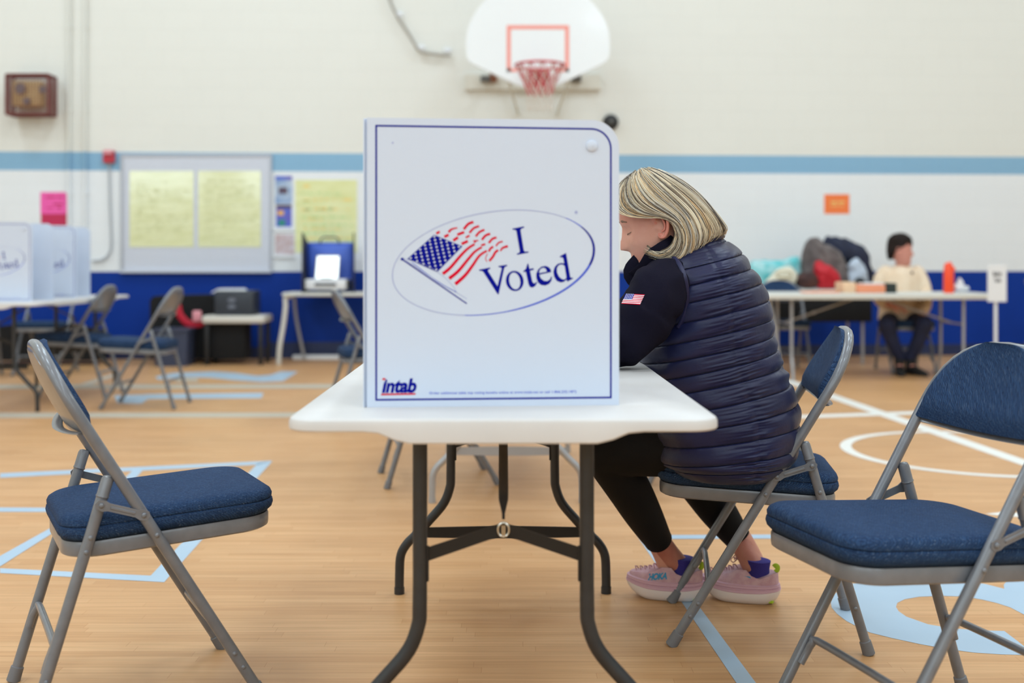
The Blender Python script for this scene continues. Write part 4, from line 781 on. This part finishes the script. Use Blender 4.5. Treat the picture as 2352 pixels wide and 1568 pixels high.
def shoe(parent,o,yaw,roll,side,name='shoe',logo=None):
    T=Matrix.Translation(o)@Matrix.Rotation(yaw,4,'Z')@Matrix.Rotation(roll,4,'Y')
    L=.220
    def foot(a,g=0):                                  # footprint outline, x from heel 0 to toe L
        c,s=cos(a),sin(a); x=L/2+(L/2+g)*math.copysign(abs(c)**.66,c); t=max(0,min(1,x/L)); w=.034+.015*sin(PI*min(1,t*1.02))**1.2*(.4+t)*1.3; w=(w+g)*abs(s)**.72; return x,math.copysign(w,s)+.006*side*sin(PI*t)
    n=56; A=[2*PI*j/n for j in range(n)]
    def rock(x): t=x/L; return .024*max(0,(t-.68)/.32)**1.8+.014*max(0,(.16-t)/.16)**1.5
    b=MB(); lay=[(0,-.008,1),(.004,-.001,1),(.014,.005,.9),(.026,.008,.7),(.038,.008,.45),(.046,.005,.2)]; rg=[]
    for z,g,rk in lay: rg.append([T@V((foot(a,g)[0],foot(a,g)[1],z+rock(foot(a,g)[0])*rk)) for a in A])
    b.loft(rg); sl=b.build('sole',M['sole'],parent)
    b=MB(); rg=[]
    for k in range(11):
        f=k/10; z=.038+.020*f; g=.0075+.0026*abs(sin(f*PI*4))-.004*f; rg.append([T@V((foot(a,g)[0],foot(a,g)[1],z+.010*max(0,(foot(a,g)[0]/L-.2))*(.3)+rock(foot(a,g)[0])*.2-.010*sin(PI*min(1,foot(a,g)[0]/L))*(1-f)*.6)) for a in A])
    b.loft(rg); b.build('midsole',M['solep'],parent)
    b=MB()
    for x0,x1,w in((.004,.05,.026),): b.box((x0+.004,-w,.006),(x1,w,.016),bev=.004,T=T)
    q=b.build('heel_pad',M['lime'],parent)
    b=MB(); b.box((.06,-.030,-.0005),(.145,.030,.004),bev=.002,T=T); b.build('outsole',M['outsole'],parent)
    # upper
    HT=[(0,.108),(.05,.108),(.12,.096),(.22,.086),(.30,.094),(.38,.118),(.44,.124),(.50,.114),(.62,.096),(.76,.086),(.9,.083),(1.0,.080)]
    def hx(x):
        t=max(0,min(1,x/L))
        for i in range(len(HT)-1):
            if HT[i][0]<=t<=HT[i+1][0]: f=(t-HT[i][0])/(HT[i+1][0]-HT[i][0]); f=f*f*(3-2*f); return HT[i][1]*(1-f)+HT[i+1][1]*f
        return .05
    b=MB(); rg=[]
    for k in range(8):
        f=k/14; r=[]
        for a in A:
            x,y=foot(a,.003); t=x/L; ang=f*PI/2; top=hx(x*.94+.004); pull=(1-cos(ang)) if t>.46 else (1-cos(ang))*(.34 if t<.36 else .34+.66*(t-.36)/.10); z=.046+(top-.046)*sin(ang)**.8
            xx=x+(L*.5-x)*.10*f if t>.5 else x+(.045-x)*(.10*f if t<.15 else 0)
            r.append(T@V((xx,y*(1-pull*.97),z)))
        rg.append(r)
    b.loft(rg); up=b.build('upper',M['shoe'],parent)
    # collar opening ring, tongue, laces, tabs
    b=MB()
    for i in range(6):
        x=.128+.014*i; z=hx(x)+.002; w=.020-.001*i; b.tube([T@V((x-.004,-w,z-.012)),T@V((x,-w*.6,z-.002)),T@V((x+.004,0,z+.001)),T@V((x,w*.6,z-.002)),T@V((x-.004,w,z-.012))],.0018,6)
    for s in(-1,1): b.tube([T@V(p) for p in spl([(.120,0,.118),(.128,s*.012,.128),(.134,s*.020,.120),(.128,s*.012,.112),(.122,0,.117)],16)],.0016,6)
    b.build('laces',M['lace'],parent)
    b=MB(); b.tube([T@V(p) for p in spl([(.006,0,.094),(.000,0,.102),(.000,0,.110),(.006,0,.113),(.011,0,.108)],12)],[(.0015,.007)]*12,10,up=(0,1,0)); b.build('pull_tab',M['lime'],parent)
    return T,up
def sock(parent,T,c0,c1,r0,r1):
    b=MB(); b.tube([c0,c0.lerp(c1,.5),c1,c1+(c1-c0)*.02],[r0,(r0+r1)/2,r1,r1*.9],20); return b
def woman():
    base=at(1660,0,3.09); base.z=0
    t=thing('person','woman with blonde bob in navy quilted vest and black leggings, writing at the table','person',tuple(base)); 
    Dh=3.02; E=at(1508,520,Dh); ph=math.radians(17); HT=frame(E,(-cos(ph),0,-sin(ph)),(-sin(ph),0,cos(ph)))
    A=lambda x,y,D,r:tuple(at(x,y,D))+(r,)
    # ---- body, one surface
    b=head_geo(HT,.97)
    limb(b,[A(1515,535,3.02,.055),A(1535,575,3.03,.056),A(1560,610,3.04,.068)],16,12)
    tor=[(1592,650,.09,.10),(1620,720,.12,.13),(1640,800,.12,.14),(1655,900,.13,.15),(1660,1000,.13,.17)]
    rings=[]
    for i in range(12):
        x,y,rx,ry=crom(tor,4*i/11); c=at(x,y,3.06); rings.append([c+V((rx*cos(a)*.8,ry*sin(a),0)) for a in [2*PI*j/20 for j in range(20)]])
    b.loft(rings)
    for D0,D1,D2,D3 in((2.93,2.86,2.87,2.85),(3.17,3.26,3.27,3.24)):
        limb(b,[A(1578,664,3.05+(D0-3.05)*.2,.028),A(1550,654,D0+(.05 if D0<3 else -.05),.034),A(1518,672,D1,.042),A(1475,735,D1,.046),A(1412,796,D2,.040)],14,18)
        limb(b,[A(1412,796,D2,.040),A(1340,806,D2,.040),A(1230,818,D3,.026)],12,14)
    hx1=at(1230,818,2.85); hand_geo(b,frame(hx1,(-1,.12,-.10),(0,-.3,1)),.55,-1,.93)
    hx2=at(1210,820,3.20); hx2=at(1230,818,3.24); hand_geo(b,frame(hx2,(-1,-.25,-.16),(0,.1,1)),.15,1,.93)
    # legs
    K1=at(1392,1044,3.12); K2=at(1552,1042,3.40)
    for hp,kn,an,he in((A(1675,1015,2.99,.075),tuple(K1)+(.052,),A(1512,1245,3.37,.034),A(1540,1310,3.40,.033)),(A(1675,1015,3.16,.075),tuple(K2)+(.052,),A(1700,1235,3.41,.034),A(1738,1305,3.395,.033))):
        limb(b,[hp,tuple(V(hp[:3]).lerp(V(kn[:3]),.5))+(.062,),kn],14,16); mid=V(kn[:3]).lerp(V(an[:3]),.4)
        limb(b,[kn,tuple(mid)+(.045,),an,he],14,20)
    body=remesh(b,.0042,3).build('body',M['skin'],t,ang=180)
    # ---- vest
    S=[(1560,1086,1770,1086,0.165),(1530,1066,1806,1052,0.19),(1512,1053,1822,1015,0.2),(1508,1015,1825,965,0.2),(1504,980,1820,920,0.198),(1500,942,1803,876,0.192),(1482,903,1786,835,0.186),(1478,868,1774,800,0.184),(1474,831,1767,765,0.184),(1470,794,1764,728,0.186),(1480,750,1756,686,0.188),(1474,710,1739,648,0.188),(1476,673,1717,615,0.182),(1484,634,1694,584,0.165),(1500,592,1664,554,0.115),(1512,569,1646,541,0.08)]
    K=15; nv=K*22; nu=150; rings=[]; rnd=random.Random(4)
    for i in range(nv+1):
        tt=K*i/nv; fx,fy,bx,by,hw=crom(S,tt); a_=at(fx,fy,3.06); b_=at(bx,by,3.06); c=(a_+b_)/2; ax=(a_-b_)/2; fr=tt-int(tt); last=tt>=14 or tt<.35
        ring=[]; pf=(math.sin(PI*min(1,max(0,fr))))**.34 if not tt>=14.02 else .25
        for j in range(nu):
            a=2*PI*j/nu; ca,sa=cos(a),sin(a); e=2/2.35
            p=c+ax*math.copysign(abs(ca)**e,ca)+V((0,-1,0))*(hw*math.copysign(abs(sa)**e,sa))
            nrm=(ax.normalized()*ca/ax.length*.17+V((0,-1,0))*sa/hw*.17).normalized()
            seamness=math.exp(-((min(fr,1-fr))/.16)**2)
            nz=noise.noise(V((a*14,int(tt+.5)*3.1,0)))+.6*noise.noise(V((a*34,int(tt+.5)*5.7,2)))
            big=noise.noise(V((a*2.2,tt*1.1,7)))
            # side seam and front zone with more gathers
            side=math.exp(-((a-1.78-.0*tt)/.035)**2)
            gath=math.exp(-((a-1.78)/.30)**2)*noise.noise(V((3.0,tt*9,a*3)))
            d=.0085*pf+.0026*seamness*nz+.005*big-.006*side+.0045*gath
            # waist creases at the back
            if tt<8: d+=.004*math.exp(-((a-PI)/.7)**2)*math.exp(-((tt-5.6)/1.0)**2)*math.sin(tt*9+a*3)
            d*= (0.4 if tt<.3 else 1)
            ring.append(p+nrm*d)
        rings.append(ring)
    vb=MB(); vb.loft(rings); vest=vb.build('quilted_vest',M['vest'],t,ang=70)
    b=MB(); b.tube([rings[int(nv*14.55/15)][j]+ (rings[int(nv*14.55/15)][j]-(rings[int(nv*14.55/15)][0]+rings[int(nv*14.55/15)][nu//2])/2)*.02 for j in list(range(0,nu,5))+[0]],[(.006,.011)]*(nu//5+1),8,cap=False); b.build('vest_collar',M['vest'],t)
    vt=bvh(vb)
    # ---- sleeves with fleece folds
    for s,D0,D1,D2,D3 in((1,2.935,2.865,2.87,2.85),(-1,3.17,3.25,3.26,3.24)):
        P=[A(1572,660,D0+.09*s,.050),A(1552,650,D0+.04*s,.052),A(1534,646,D0-.01*s,.062),A(1520,660,D1+.02*s,.069),A(1502,688,D1,.074),A(1484,716,D1,.076),A(1448,768,D1,.072),A(1418,788,D2,.060),A(1385,796,D2,.052),A(1330,803,D2,.050),A(1270,812,D3,.043),A(1238,816,D3,.036)]
        k=130; b=MB(); rg=[]; Q=[crom(P,11*i/(k-1)) for i in range(k)]; n=48
        pts=[V(q[:3]) for q in Q]
        for i in range(k):
            tg=(pts[min(i+1,k-1)]-pts[max(i-1,0)]).normalized(); u=V((0,-1,0)); u=(u-tg*u.dot(tg)).normalized(); w=tg.cross(u); r=[]
            for j in range(n):
                a=2*PI*j/n; fd=noise.noise(V((a*1.0+4*s,i*.085,1)))*.008+noise.noise(V((cos(a)*1.5,sin(a)*1.5+i*.16,5*s)))*.006+.004*math.sin(i*.42+2*cos(a))*math.exp(-((i-72)/16)**2)
                r.append(pts[i]+(u*cos(a)+w*sin(a))*(Q[i][3]+fd))
            rg.append(r)
        b.loft(rg); 
        for p in b.v:
            if p.x<.42 and p.z<.7375: p.z=.7375
        b.build('fleece_sleeve',M['fleece'],t,ang=80)
        if s==1: sv=bvh(b)
    # armhole piping on the near side
    ap=[]
    for x,y in((1508,577),(1534,583),(1556,600),(1571,630),(1578,665),(1577,700),(1570,728),(1558,752)):
        o=V((0,0,H)); d=(at(x,y,3.0)-o).normalized(); c1=vt.ray_cast(o,d); c2=sv.ray_cast(o,d); ds=[c[3] for c in(c1,c2) if c[0]]
        if ds: ap.append(o+d*(min(ds)+.0015))
    if len(ap)>3: b=MB(); b.tube(spl([tuple(p) for p in ap],30),[(.0045,.0065)]*30,8); b.build('armhole_piping',M['piping'],t)
    # flag patch stitched on the sleeve
    b=MB(); C=[(1437,674),(1481,676),(1470,699.5),(1427,697)]; nx,ny=24,26; ok=[]
    for j in range(ny+1):
        for i in range(nx+1):
            u,v=i/nx,j/ny; x=(C[0][0]*(1-u)+C[1][0]*u)*(1-v)+(C[3][0]*(1-u)+C[2][0]*u)*v; y=(C[0][1]*(1-u)+C[1][1]*u)*(1-v)+(C[3][1]*(1-u)+C[2][1]*u)*v
            o=V((0,0,H)); d=(at(x,y,3.0)-o).normalized(); h=sv.ray_cast(o,d); ok.append(o+d*((h[3] if h[0] else 2.8)-.0018))
    fs=[];mi=[]
    for j in range(ny):
        for i in range(nx):
            q=j*(nx+1)+i; fs.append((q,q+1,q+nx+2,q+nx+1)); can=i<nx*.42 and j<ny*7/13
            mi.append(((2 if (i+j)%2 and (i%2) else 3) if can else (0 if (j//2)%2==0 else 1)))
    b.v=ok; b.f=fs; b.m=mi; b.build('flag_patch',[M['pred'],M['paper'],M['paper'],M['pblue']],t,merge=False,recalc=False,smooth=False)
    for s in(-1,1):                                   # ears drawn out of the head
        b=MB(); P=[(.006,s*.069,-.020),(.007,s*.073,-.029),(-.002,s*.080,-.031),(-.013,s*.086,-.018),(-.019,s*.091,.000),(-.019,s*.093,.017),(-.010,s*.090,.029),(.003,s*.083,.030),(.010,s*.076,.021),(.007,s*.071,.008)]
        b.tube([HT@(V(p)*.97) for p in spl(P,36)],[(.0040,.0052)]*36,10); b.tube([HT@(V(p)*.97) for p in spl([(-.010,s*.083,.016),(-.012,s*.083,.000),(-.008,s*.080,-.012),(.000,s*.076,-.016)],16)],.003,8)
        b.ball(HT@(V((.004,s*.073,-.026))*.97),(.007,.006,.007),n=10,m=8); b.build('ear',M['ear'],t)
    # ---- stand-up collar
    b=MB(); c0=at(1545,622,3.03); c1=at(1487,572,3.02); rg=[]; sec=[(0,.100,.092),(.25,.094,.088),(.55,.086,.084),(.8,.083,.082),(1,.086,.084),(1.03,.084,.082),(1.0,.079,.078),(.6,.075,.075)]
    axis=(c1-c0).normalized(); lat=V((0,-1,0)); fw=axis.cross(lat).normalized(); fw=-fw if fw.x>0 else fw
    for f,rx,ry in sec:
        c=c0+(c1-c0)*f; r=[]
        for j in range(48):
            a=2*PI*j/48; lift=.014*cos(a)*f; drop=-.030*max(0,-cos(a))*f
            p=c+fw*(rx*cos(a))+lat*(ry*sin(a))+axis*(drop+ .006*noise.noise(V((cos(a)*2,sin(a)*2,f*3))))+V((0,0,-lift*.3))
            r.append(p)
        rg.append(r)
    b.loft(rg,cap=False)
    tip=at(1446,637,3.0); b.tube([at(1470,600,3.0),at(1458,620,3.0),tip],[(.024,.012),(.018,.010),(.006,.005)],10); b.build('fleece_collar',M['fleece'],t,ang=80)
    b=MB(); b.tube(spl([tuple(at(x,y,3.0)) for x,y in((1492,588),(1470,606),(1456,628),(1476,650))],14),[(.012,.030)]*14,10,up=(0,1,0)); b.build('collar_flap',M['fleece'],t)
    # ---- leggings
    for hp,kn,m_,an in((A(1665,1008,3.0,.100),A(1388,1038,3.12,.064),A(1440,1115,3.18,.062),A(1512,1240,3.365,.042)),(A(1665,1008,3.14,.100),A(1548,1040,3.40,.062),A(1606,1115,3.405,.060),A(1696,1238,3.41,.040))):
        P=[hp,tuple(V(hp[:3]).lerp(V(kn[:3]),.5))+(.084,),kn]; b=MB(); limb(b,P,22,24); 
        Q=[kn,m_,tuple(V(m_[:3]).lerp(V(an[:3]),.5))+(.055,),an]; Q=[crom(Q,3*i/29) for i in range(30)]; b.tube([q[:3] for q in Q],[q[3] for q in Q],24,cap=True)
        bb=remesh(b,.006,3); bb.build('legging',M['legg'],t,ang=180)
        d=(V(an[:3])-V(m_[:3])).normalized(); b=MB(); b.tube([V(an[:3])-d*.016,V(an[:3])-d*.002],[.0425 if kn[0]<.3 else .0405]*2,24); b.build('legging_hem',M['legg'],t)
    # ---- shoes and socks: toe to the left and a little away
    for o,yaw,roll,side,an,lg in((at(1612,0,3.36),PI-.35,.0,-1,(at(1540,1302,3.40),at(1560,1278,3.385)),'H'),(at(1786,0,3.33),PI-.42,.0,-1,(at(1722,1305,3.39),at(1738,1272,3.385)),'w')):
        o=V((o.x,o.y,.0)); T,up=shoe(t,o,yaw,roll,side)
        c=T@V((.060,0,.080)); c2=T@V((.056,0,.124)); b=MB(); b.tube([c-V((0,0,.02)),c,c.lerp(c2,.5),c2,c2+V((0,0,.001))],[.036,.036,.034,.036,.030],22); b.build('sock',M['sock'],t)
        a=T@V((.070,0,.10)); k=MB(); k.v=[]; e=at(1512,1240,3.365) if lg=='H' else at(1696,1238,3.41)
        k=MB(); limb(k,[tuple(a)+(.032,),tuple(a.lerp(e,.5))+(.031,),tuple(e)+(.034,)],18,16); k.build('ankle',M['skinr'],t)
        # printed mark on the side that shows
        bm=MB(); me=up.data; bt=BVHTree.FromPolygons([up.data.vertices[i].co+V(base) for i in range(len(me.vertices))],[tuple(p.vertices) for p in me.polygons])
        def stick(x,y):
            o_=V((0,0,H)); d=(at(x,y,3.3)-o_).normalized(); h=bt.ray_cast(o_,d); return o_+d*((h[3] if h[0] else 3.33)-.0012)
        if lg=='H':
            vs,fs=text_geo('HOKA',bold=.05,shear=.25,space=.9); me2=MB()
            me2.add([stick(1488+u*44,1333-u*3-v*16) for u,v in vs],fs); me2.build('shoe_lettering',M['teal'],up_parent(up,t),smooth=False,merge=False,recalc=False)
        else:
            me2=MB(); me2.add([stick(x,y) for x,y in ((1709,1322),(1722,1324),(1738,1316),(1724,1328))],[(0,1,2,3)]); me2.build('shoe_mark',M['teal'],up_parent(up,t),smooth=False,merge=False,recalc=False)
    # ---- face details
    for s in(-1,1):
        b=MB(); b.tube([HT@V(p) for p in((.083,s*.018,.034),(.088,s*.030,.040),(.078,s*.046,.034))],[.0016,.003,.0012],6); b.build('eyebrow',M['lash'],t)
        b=MB(); b.tube([HT@V(p) for p in((.079,s*.020,.006),(.0835,s*.031,.002),(.074,s*.044,.006))],[.0008,.0015,.0008],6); b.build('eyelashes',M['lash'],t)
    hair(t,Dh)
    # pen and ballot
    b=MB(); p=hx1+V((-.10,.0,.0)); b.tube([p+V((-.03,-.02,-.052)),p+V((.03,.03,.07))],.004,8)
    o=b.build('pen',M['black'],loc=tuple(p)); tag(o,'dark pen held in the hand of the woman writing behind the large booth','pen')
    return t
def up_parent(up,t): return t
def hair(t,D):
    G=[ # near-side guides: x, y in the picture, offset towards the camera
      [(1460,400,.004),(1432,418,.035),(1412,448,.062),(1408,478,.075),(1430,497,.082),(1470,503,.087),(1508,503,.091),(1532,515,.094),(1543,545,.094),(1530,575,.090),(1500,586,.086),(1472,572,.082)],
      [(1463,396,.004),(1445,418,.038),(1440,445,.066),(1452,472,.080),(1478,490,.088),(1506,498,.092),(1533,509,.096),(1548,530,.096),(1551,556,.095),(1540,580,.091),(1515,590,.087),(1490,584,.084)],
      [(1468,393,.004),(1465,412,.036),(1476,440,.066),(1496,464,.080),(1520,482,.088),(1542,500,.092),(1556,520,.094),(1563,542,.094),(1562,564,.093),(1552,584,.089),(1535,592,.085),(1515,590,.083)],
      [(1474,391,.004),(1485,410,.034),(1506,435,.062),(1530,458,.076),(1550,478,.083),(1566,497,.087),(1577,517,.089),(1583,538,.089),(1582,556,.088),(1578,570,.085),(1570,580,.082),(1560,588,.080)],
      [(1480,390,.004),(1502,406,.030),(1528,430,.055),(1554,454,.068),(1576,476,.075),(1592,496,.078),(1602,516,.079),(1608,532,.078),(1608,544,.076),(1604,554,.073),(1596,562,.070),(1588,568,.066)],
      [(1486,389,.003),(1516,403,.022),(1546,425,.040),(1576,449,.050),(1600,472,.055),(1618,493,.057),(1630,510,.057),(1636,523,.056),(1638,532,.054),(1636,540,.051),(1628,546,.048),(1618,550,.045)],
      [(1490,388,.000),(1524,399,.008),(1556,416,.014),(1588,440,.018),(1614,464,.020),(1636,490,.020),(1650,508,.020),(1658,519,.019),(1660,526,.018),(1656,533,.016),(1648,538,.014),(1640,542,.012)]]
    near=G; allg=[[(x,y,-d) for x,y,d in g] for g in near]+[[(x,y,d) for x,y,d in g] for g in near[::-1][1:]]   # D offset: minus = nearer
    ng=len(allg)
    def P(u,v,out=0.0,dx=0,dz=0):
        k=11
        cols=[allg[max(0,min(ng-1,i))] for i in range(int(u)-1,int(u)+3)]; f=u-int(u)
        q=[crom(c,v*k) for c in cols]; r=[.5*((2*q[1][m])+(-q[0][m]+q[2][m])*f+(2*q[0][m]-5*q[1][m]+4*q[2][m]-q[3][m])*f*f+(-q[0][m]+3*q[1][m]-3*q[2][m]+q[3][m])*f**3) for m in range(3)]
        p=at(r[0]+dx,r[1]+dz,D); p.y+=r[2]; c=at(1505,490,D); d=(p-c); d.normalize(); return p+d*out
    b=MB(); nu,nv=120,44; g=[]
    for s in(-.010,-.016):
        for j in range(nu+1):
            u=(ng-1.001)*j/nu; g.append([P(u,i/nv*.985,s+.003*noise.noise(V((j*.35,i*.10,0)))) for i in range(nv+1)])
    n1=nu+1; vs=[p for r in g for p in r]; W=nv+1; fs=[]
    for j in range(nu):
        for i in range(nv): a=j*W+i; fs.append((a,a+1,a+W+1,a+W)); o=n1*W; fs.append((o+a,o+a+W,o+a+W+1,o+a+1))
    for j in range(nu): a=j*W+nv; o=n1*W; fs.append((a,a+W,o+a+W,o+a)); a=j*W; fs.append((a,o+a,o+a+W,a+W))
    for i in range(nv):
        for a in(i,nu*W+i): fs.append((a,n1*W+a,n1*W+a+1,a+1))
    b.add(vs,fs); h=b.build('hair',M['hairbase'],t,ang=180)
    rnd=random.Random(11); MBs=[MB() for _ in range(6)]
    for c in range(340):                              # locks
        uc=rnd.uniform(0,ng-1.01); col=rnd.choice([0,0,1,1,1,2,2,3,3,4,4,5]); v1=rnd.uniform(.84,1.0); wv=rnd.uniform(-.15,.15); ph=rnd.uniform(0,6); lift=rnd.uniform(-.004,.005)
        for k in range(8):
            du=rnd.gauss(0,.14); st=rnd.uniform(0,.10) if rnd.random()<.7 else rnd.uniform(.1,.4); n=20; pts=[]; e=min(1,v1+rnd.uniform(-.05,.04)); o=lift+rnd.uniform(-.005,.0035); ex=rnd.gauss(0,5); ez=rnd.gauss(1,4); cc=col if rnd.random()<.55 else rnd.randrange(6)
            for i in range(n):
                v=st+(e-st)*i/(n-1); u=uc+du*(1-.45*v)+wv*math.sin(v*5+ph)*v; u=max(0,min(ng-1.01,u)); pts.append(P(u,v,o+.0018*math.sin(v*9+ph),ex*v**4,ez*v**4))
            r=rnd.uniform(.0006,.0012); MBs[cc].tube(pts,[r*(.6+.4*math.sin(PI*min(1,.15+i/(n-1)*.8))) if i<n-1 else r*.2 for i in range(n)],4,cap=False)
    for i,m in enumerate(MBs):
        o=m.build('hair_strands',M['hair%d'%i],h and t,merge=False,recalc=False,ang=180); o['kind']='stuff'
def seated_person():
    D=10.4; s=D/F; base=at(2070,0,D); base.z=0
    t=thing('person','dark-haired person in a cream sweater and dark jeans seated behind the far right table','person',tuple(base))
    HT=frame(at(2068,577,10.38),(.90,-.42,-.02),(0,0,1)); A=lambda x,y,d,r:tuple(at(x,y,D+d))+(r,)
    b=head_geo(HT,1.06,40); limb(b,[A(2072,590,0,.055),A(2072,612,0,.06),A(2070,630,0,.07)],14,8)
    limb(b,[A(2036,630,.02,.045),A(2018,668,-.02,.040),A(2024,693,-.14,.034),A(2046,700,-.30,.028)],12,14); limb(b,[A(2104,630,.02,.045),A(2124,670,-.04,.040),A(2126,702,-.15,.034),A(2118,724,-.30,.028)],12,14)
    hand_geo(b,frame(at(2118,727,D-.30),(-.3,-.5,-.8),(.2,-.9,.5)),.4,1,1.0); hand_geo(b,frame(at(2046,700,D-.30),(.9,-.3,-.2),(0,-.4,1)),.5,-1,1.0)
    rg=[]
    for x,y,w,d in((2070,615,.10,.08),(2070,640,.17,.11),(2068,690,.16,.12),(2066,735,.17,.14)): c=at(x,y,D+.02); rg.append([c+V((w*cos(a),d*sin(a),0)) for a in [2*PI*j/18 for j in range(18)]])
    b.loft(rg)
    for hp,kn,an,ft in((A(2045,735,.0,.075),A(2036,744,-.38,.055),A(2066,820,-.30,.038),A(2066,842,-.32,.036)),(A(2092,735,.0,.075),A(2124,744,-.40,.055),A(2092,820,-.30,.038),A(2094,842,-.32,.036))): limb(b,[hp,kn],12,10); limb(b,[kn,an,ft],12,14)
    remesh(b,.007,2).build('body',M['handd'],t,ang=180)
    # sweater
    b=MB(); S=[(2070,609,.066,.060),(2070,616,.12,.085),(2070,628,.175,.110),(2070,650,.185,.130),(2068,690,.180,.145),(2066,722,.190,.160),(2065,736,.182,.155)]; rg=[]
    for i in range(40):
        x,y,w,d=crom(S,6*i/39); c=at(x,y,D+.01); rg.append([c+V(((w+.006*noise.noise(V((a,i*.2,0))))*cos(a),(d+.012*noise.noise(V((a*2,i*.15,3))))*sin(a),0)) for a in [2*PI*j/40 for j in range(40)]])
    b.loft(rg)
    limb(b,[A(2034,624,.02,.062),A(2022,640,.0,.060),A(2016,668,-.02,.054),A(2022,692,-.14,.048),A(2044,700,-.26,.040)],18,24); limb(b,[A(2106,624,.02,.062),A(2117,642,.0,.060),A(2126,670,-.04,.056),A(2127,700,-.15,.050),A(2120,716,-.24,.042)],18,24)
    remesh(b,.009,3).build('sweater',M['sweater'],t,ang=180)
    b=MB(); c=at(2095,626,D-.14); b.ball(c,(.014,.012,.014)); b.build('pin_badge',M['brownc'],t)
    for hp,kn,m_,an in((A(2046,738,.0,.095),A(2036,744,-.38,.075),A(2050,785,-.36,.062),A(2068,822,-.30,.050)),(A(2090,738,.0,.095),A(2124,744,-.40,.075),A(2108,785,-.37,.062),A(2090,822,-.30,.050))):
        b=MB(); limb(b,[hp,kn],16,12); limb(b,[kn,m_,an],16,18); remesh(b,.010,2).build('trouser_leg',M['jeans'],t,ang=180)
    for x,yw in((2066,-.25),(2094,.30)):
        c=at(x,0,D-.32); c.z=0; b=MB(); R=Matrix.Translation(c)@Matrix.Rotation(yw,4,'Z')
        rg=[]
        for y,w,h in((.06,.028,.07),(.03,.038,.085),(-.04,.038,.08),(-.10,.042,.062),(-.16,.040,.048),(-.20,.026,.034),(-.212,.008,.02)): rg.append([R@V((w*math.copysign(abs(cos(a))**.7,cos(a)),y,max(.0,h/2+h/2*math.copysign(abs(sin(a))**.6,sin(a))))) for a in [2*PI*j/20 for j in range(20)]])
        b.loft(rg); b.tube([R@V((0,.02,.05)),R@V((0,.015,.17)),R@V((0,.015,.175))],[.044,.048,.044],18); b.build('boot',M['boot'],t)
    # short dark hair
    b=MB(); rg=[]; rnd=random.Random(3)
    S=[(-.050,-.055,-.096,.040),(-.030,-.035,-.106,.066),(.0,-.024,-.112,.080),(.012,.010,-.114,.084),(.022,.050,-.116,.087),(.036,.088,-.116,.087),(.060,.099,-.114,.087),(.092,.096,-.110,.085),(.124,.080,-.098,.076),(.148,.050,-.066,.055),(.160,.01,-.02,.015)]
    for i in range(34):
        z,f,bk,w=crom(S,10*i/33); cx=(f+bk)/2; rg.append([HT@(V((cx+(f-bk)/2*cos(a)+.005*noise.noise(V((a*3,i*.3,0))),w*sin(a)+.008*noise.noise(V((a*4,i*.35,5))),z+.26*(cx+(f-bk)/2*cos(a))*(1-i/33)+.014*noise.noise(V((a*3.5,0,9)))*(1 if i<20 else .3)))*1.06) for a in [2*PI*j/44 for j in range(44)]])
    b.loft(rg); b.build('hair',M['dhair'],t,ang=180)
def exec_all():
    SC.view_settings.view_transform='Standard'; SC.view_settings.look='None'; SC.view_settings.gamma=1; SC.view_settings.use_curve_mapping=False
    SC.view_settings.exposure=-.08
    w=bpy.data.worlds.new('world'); SC.world=w; w.use_nodes=True; w.node_tree.nodes['Background'].inputs[0].default_value=(.8,.85,.9,1); w.node_tree.nodes['Background'].inputs[1].default_value=.3
    cy=SC.cycles; cy.max_bounces=7; cy.diffuse_bounces=4; cy.glossy_bounces=3; cy.transmission_bounces=2; cy.caustics_reflective=False; cy.caustics_refractive=False; cy.use_adaptive_sampling=True; cy.adaptive_threshold=.02; cy.use_denoising=True
    setting(); camera(); chairs(); tables(); booth(); wallthings(); hoop(); backthings(); coats(); woman(); seated_person()

exec_all()
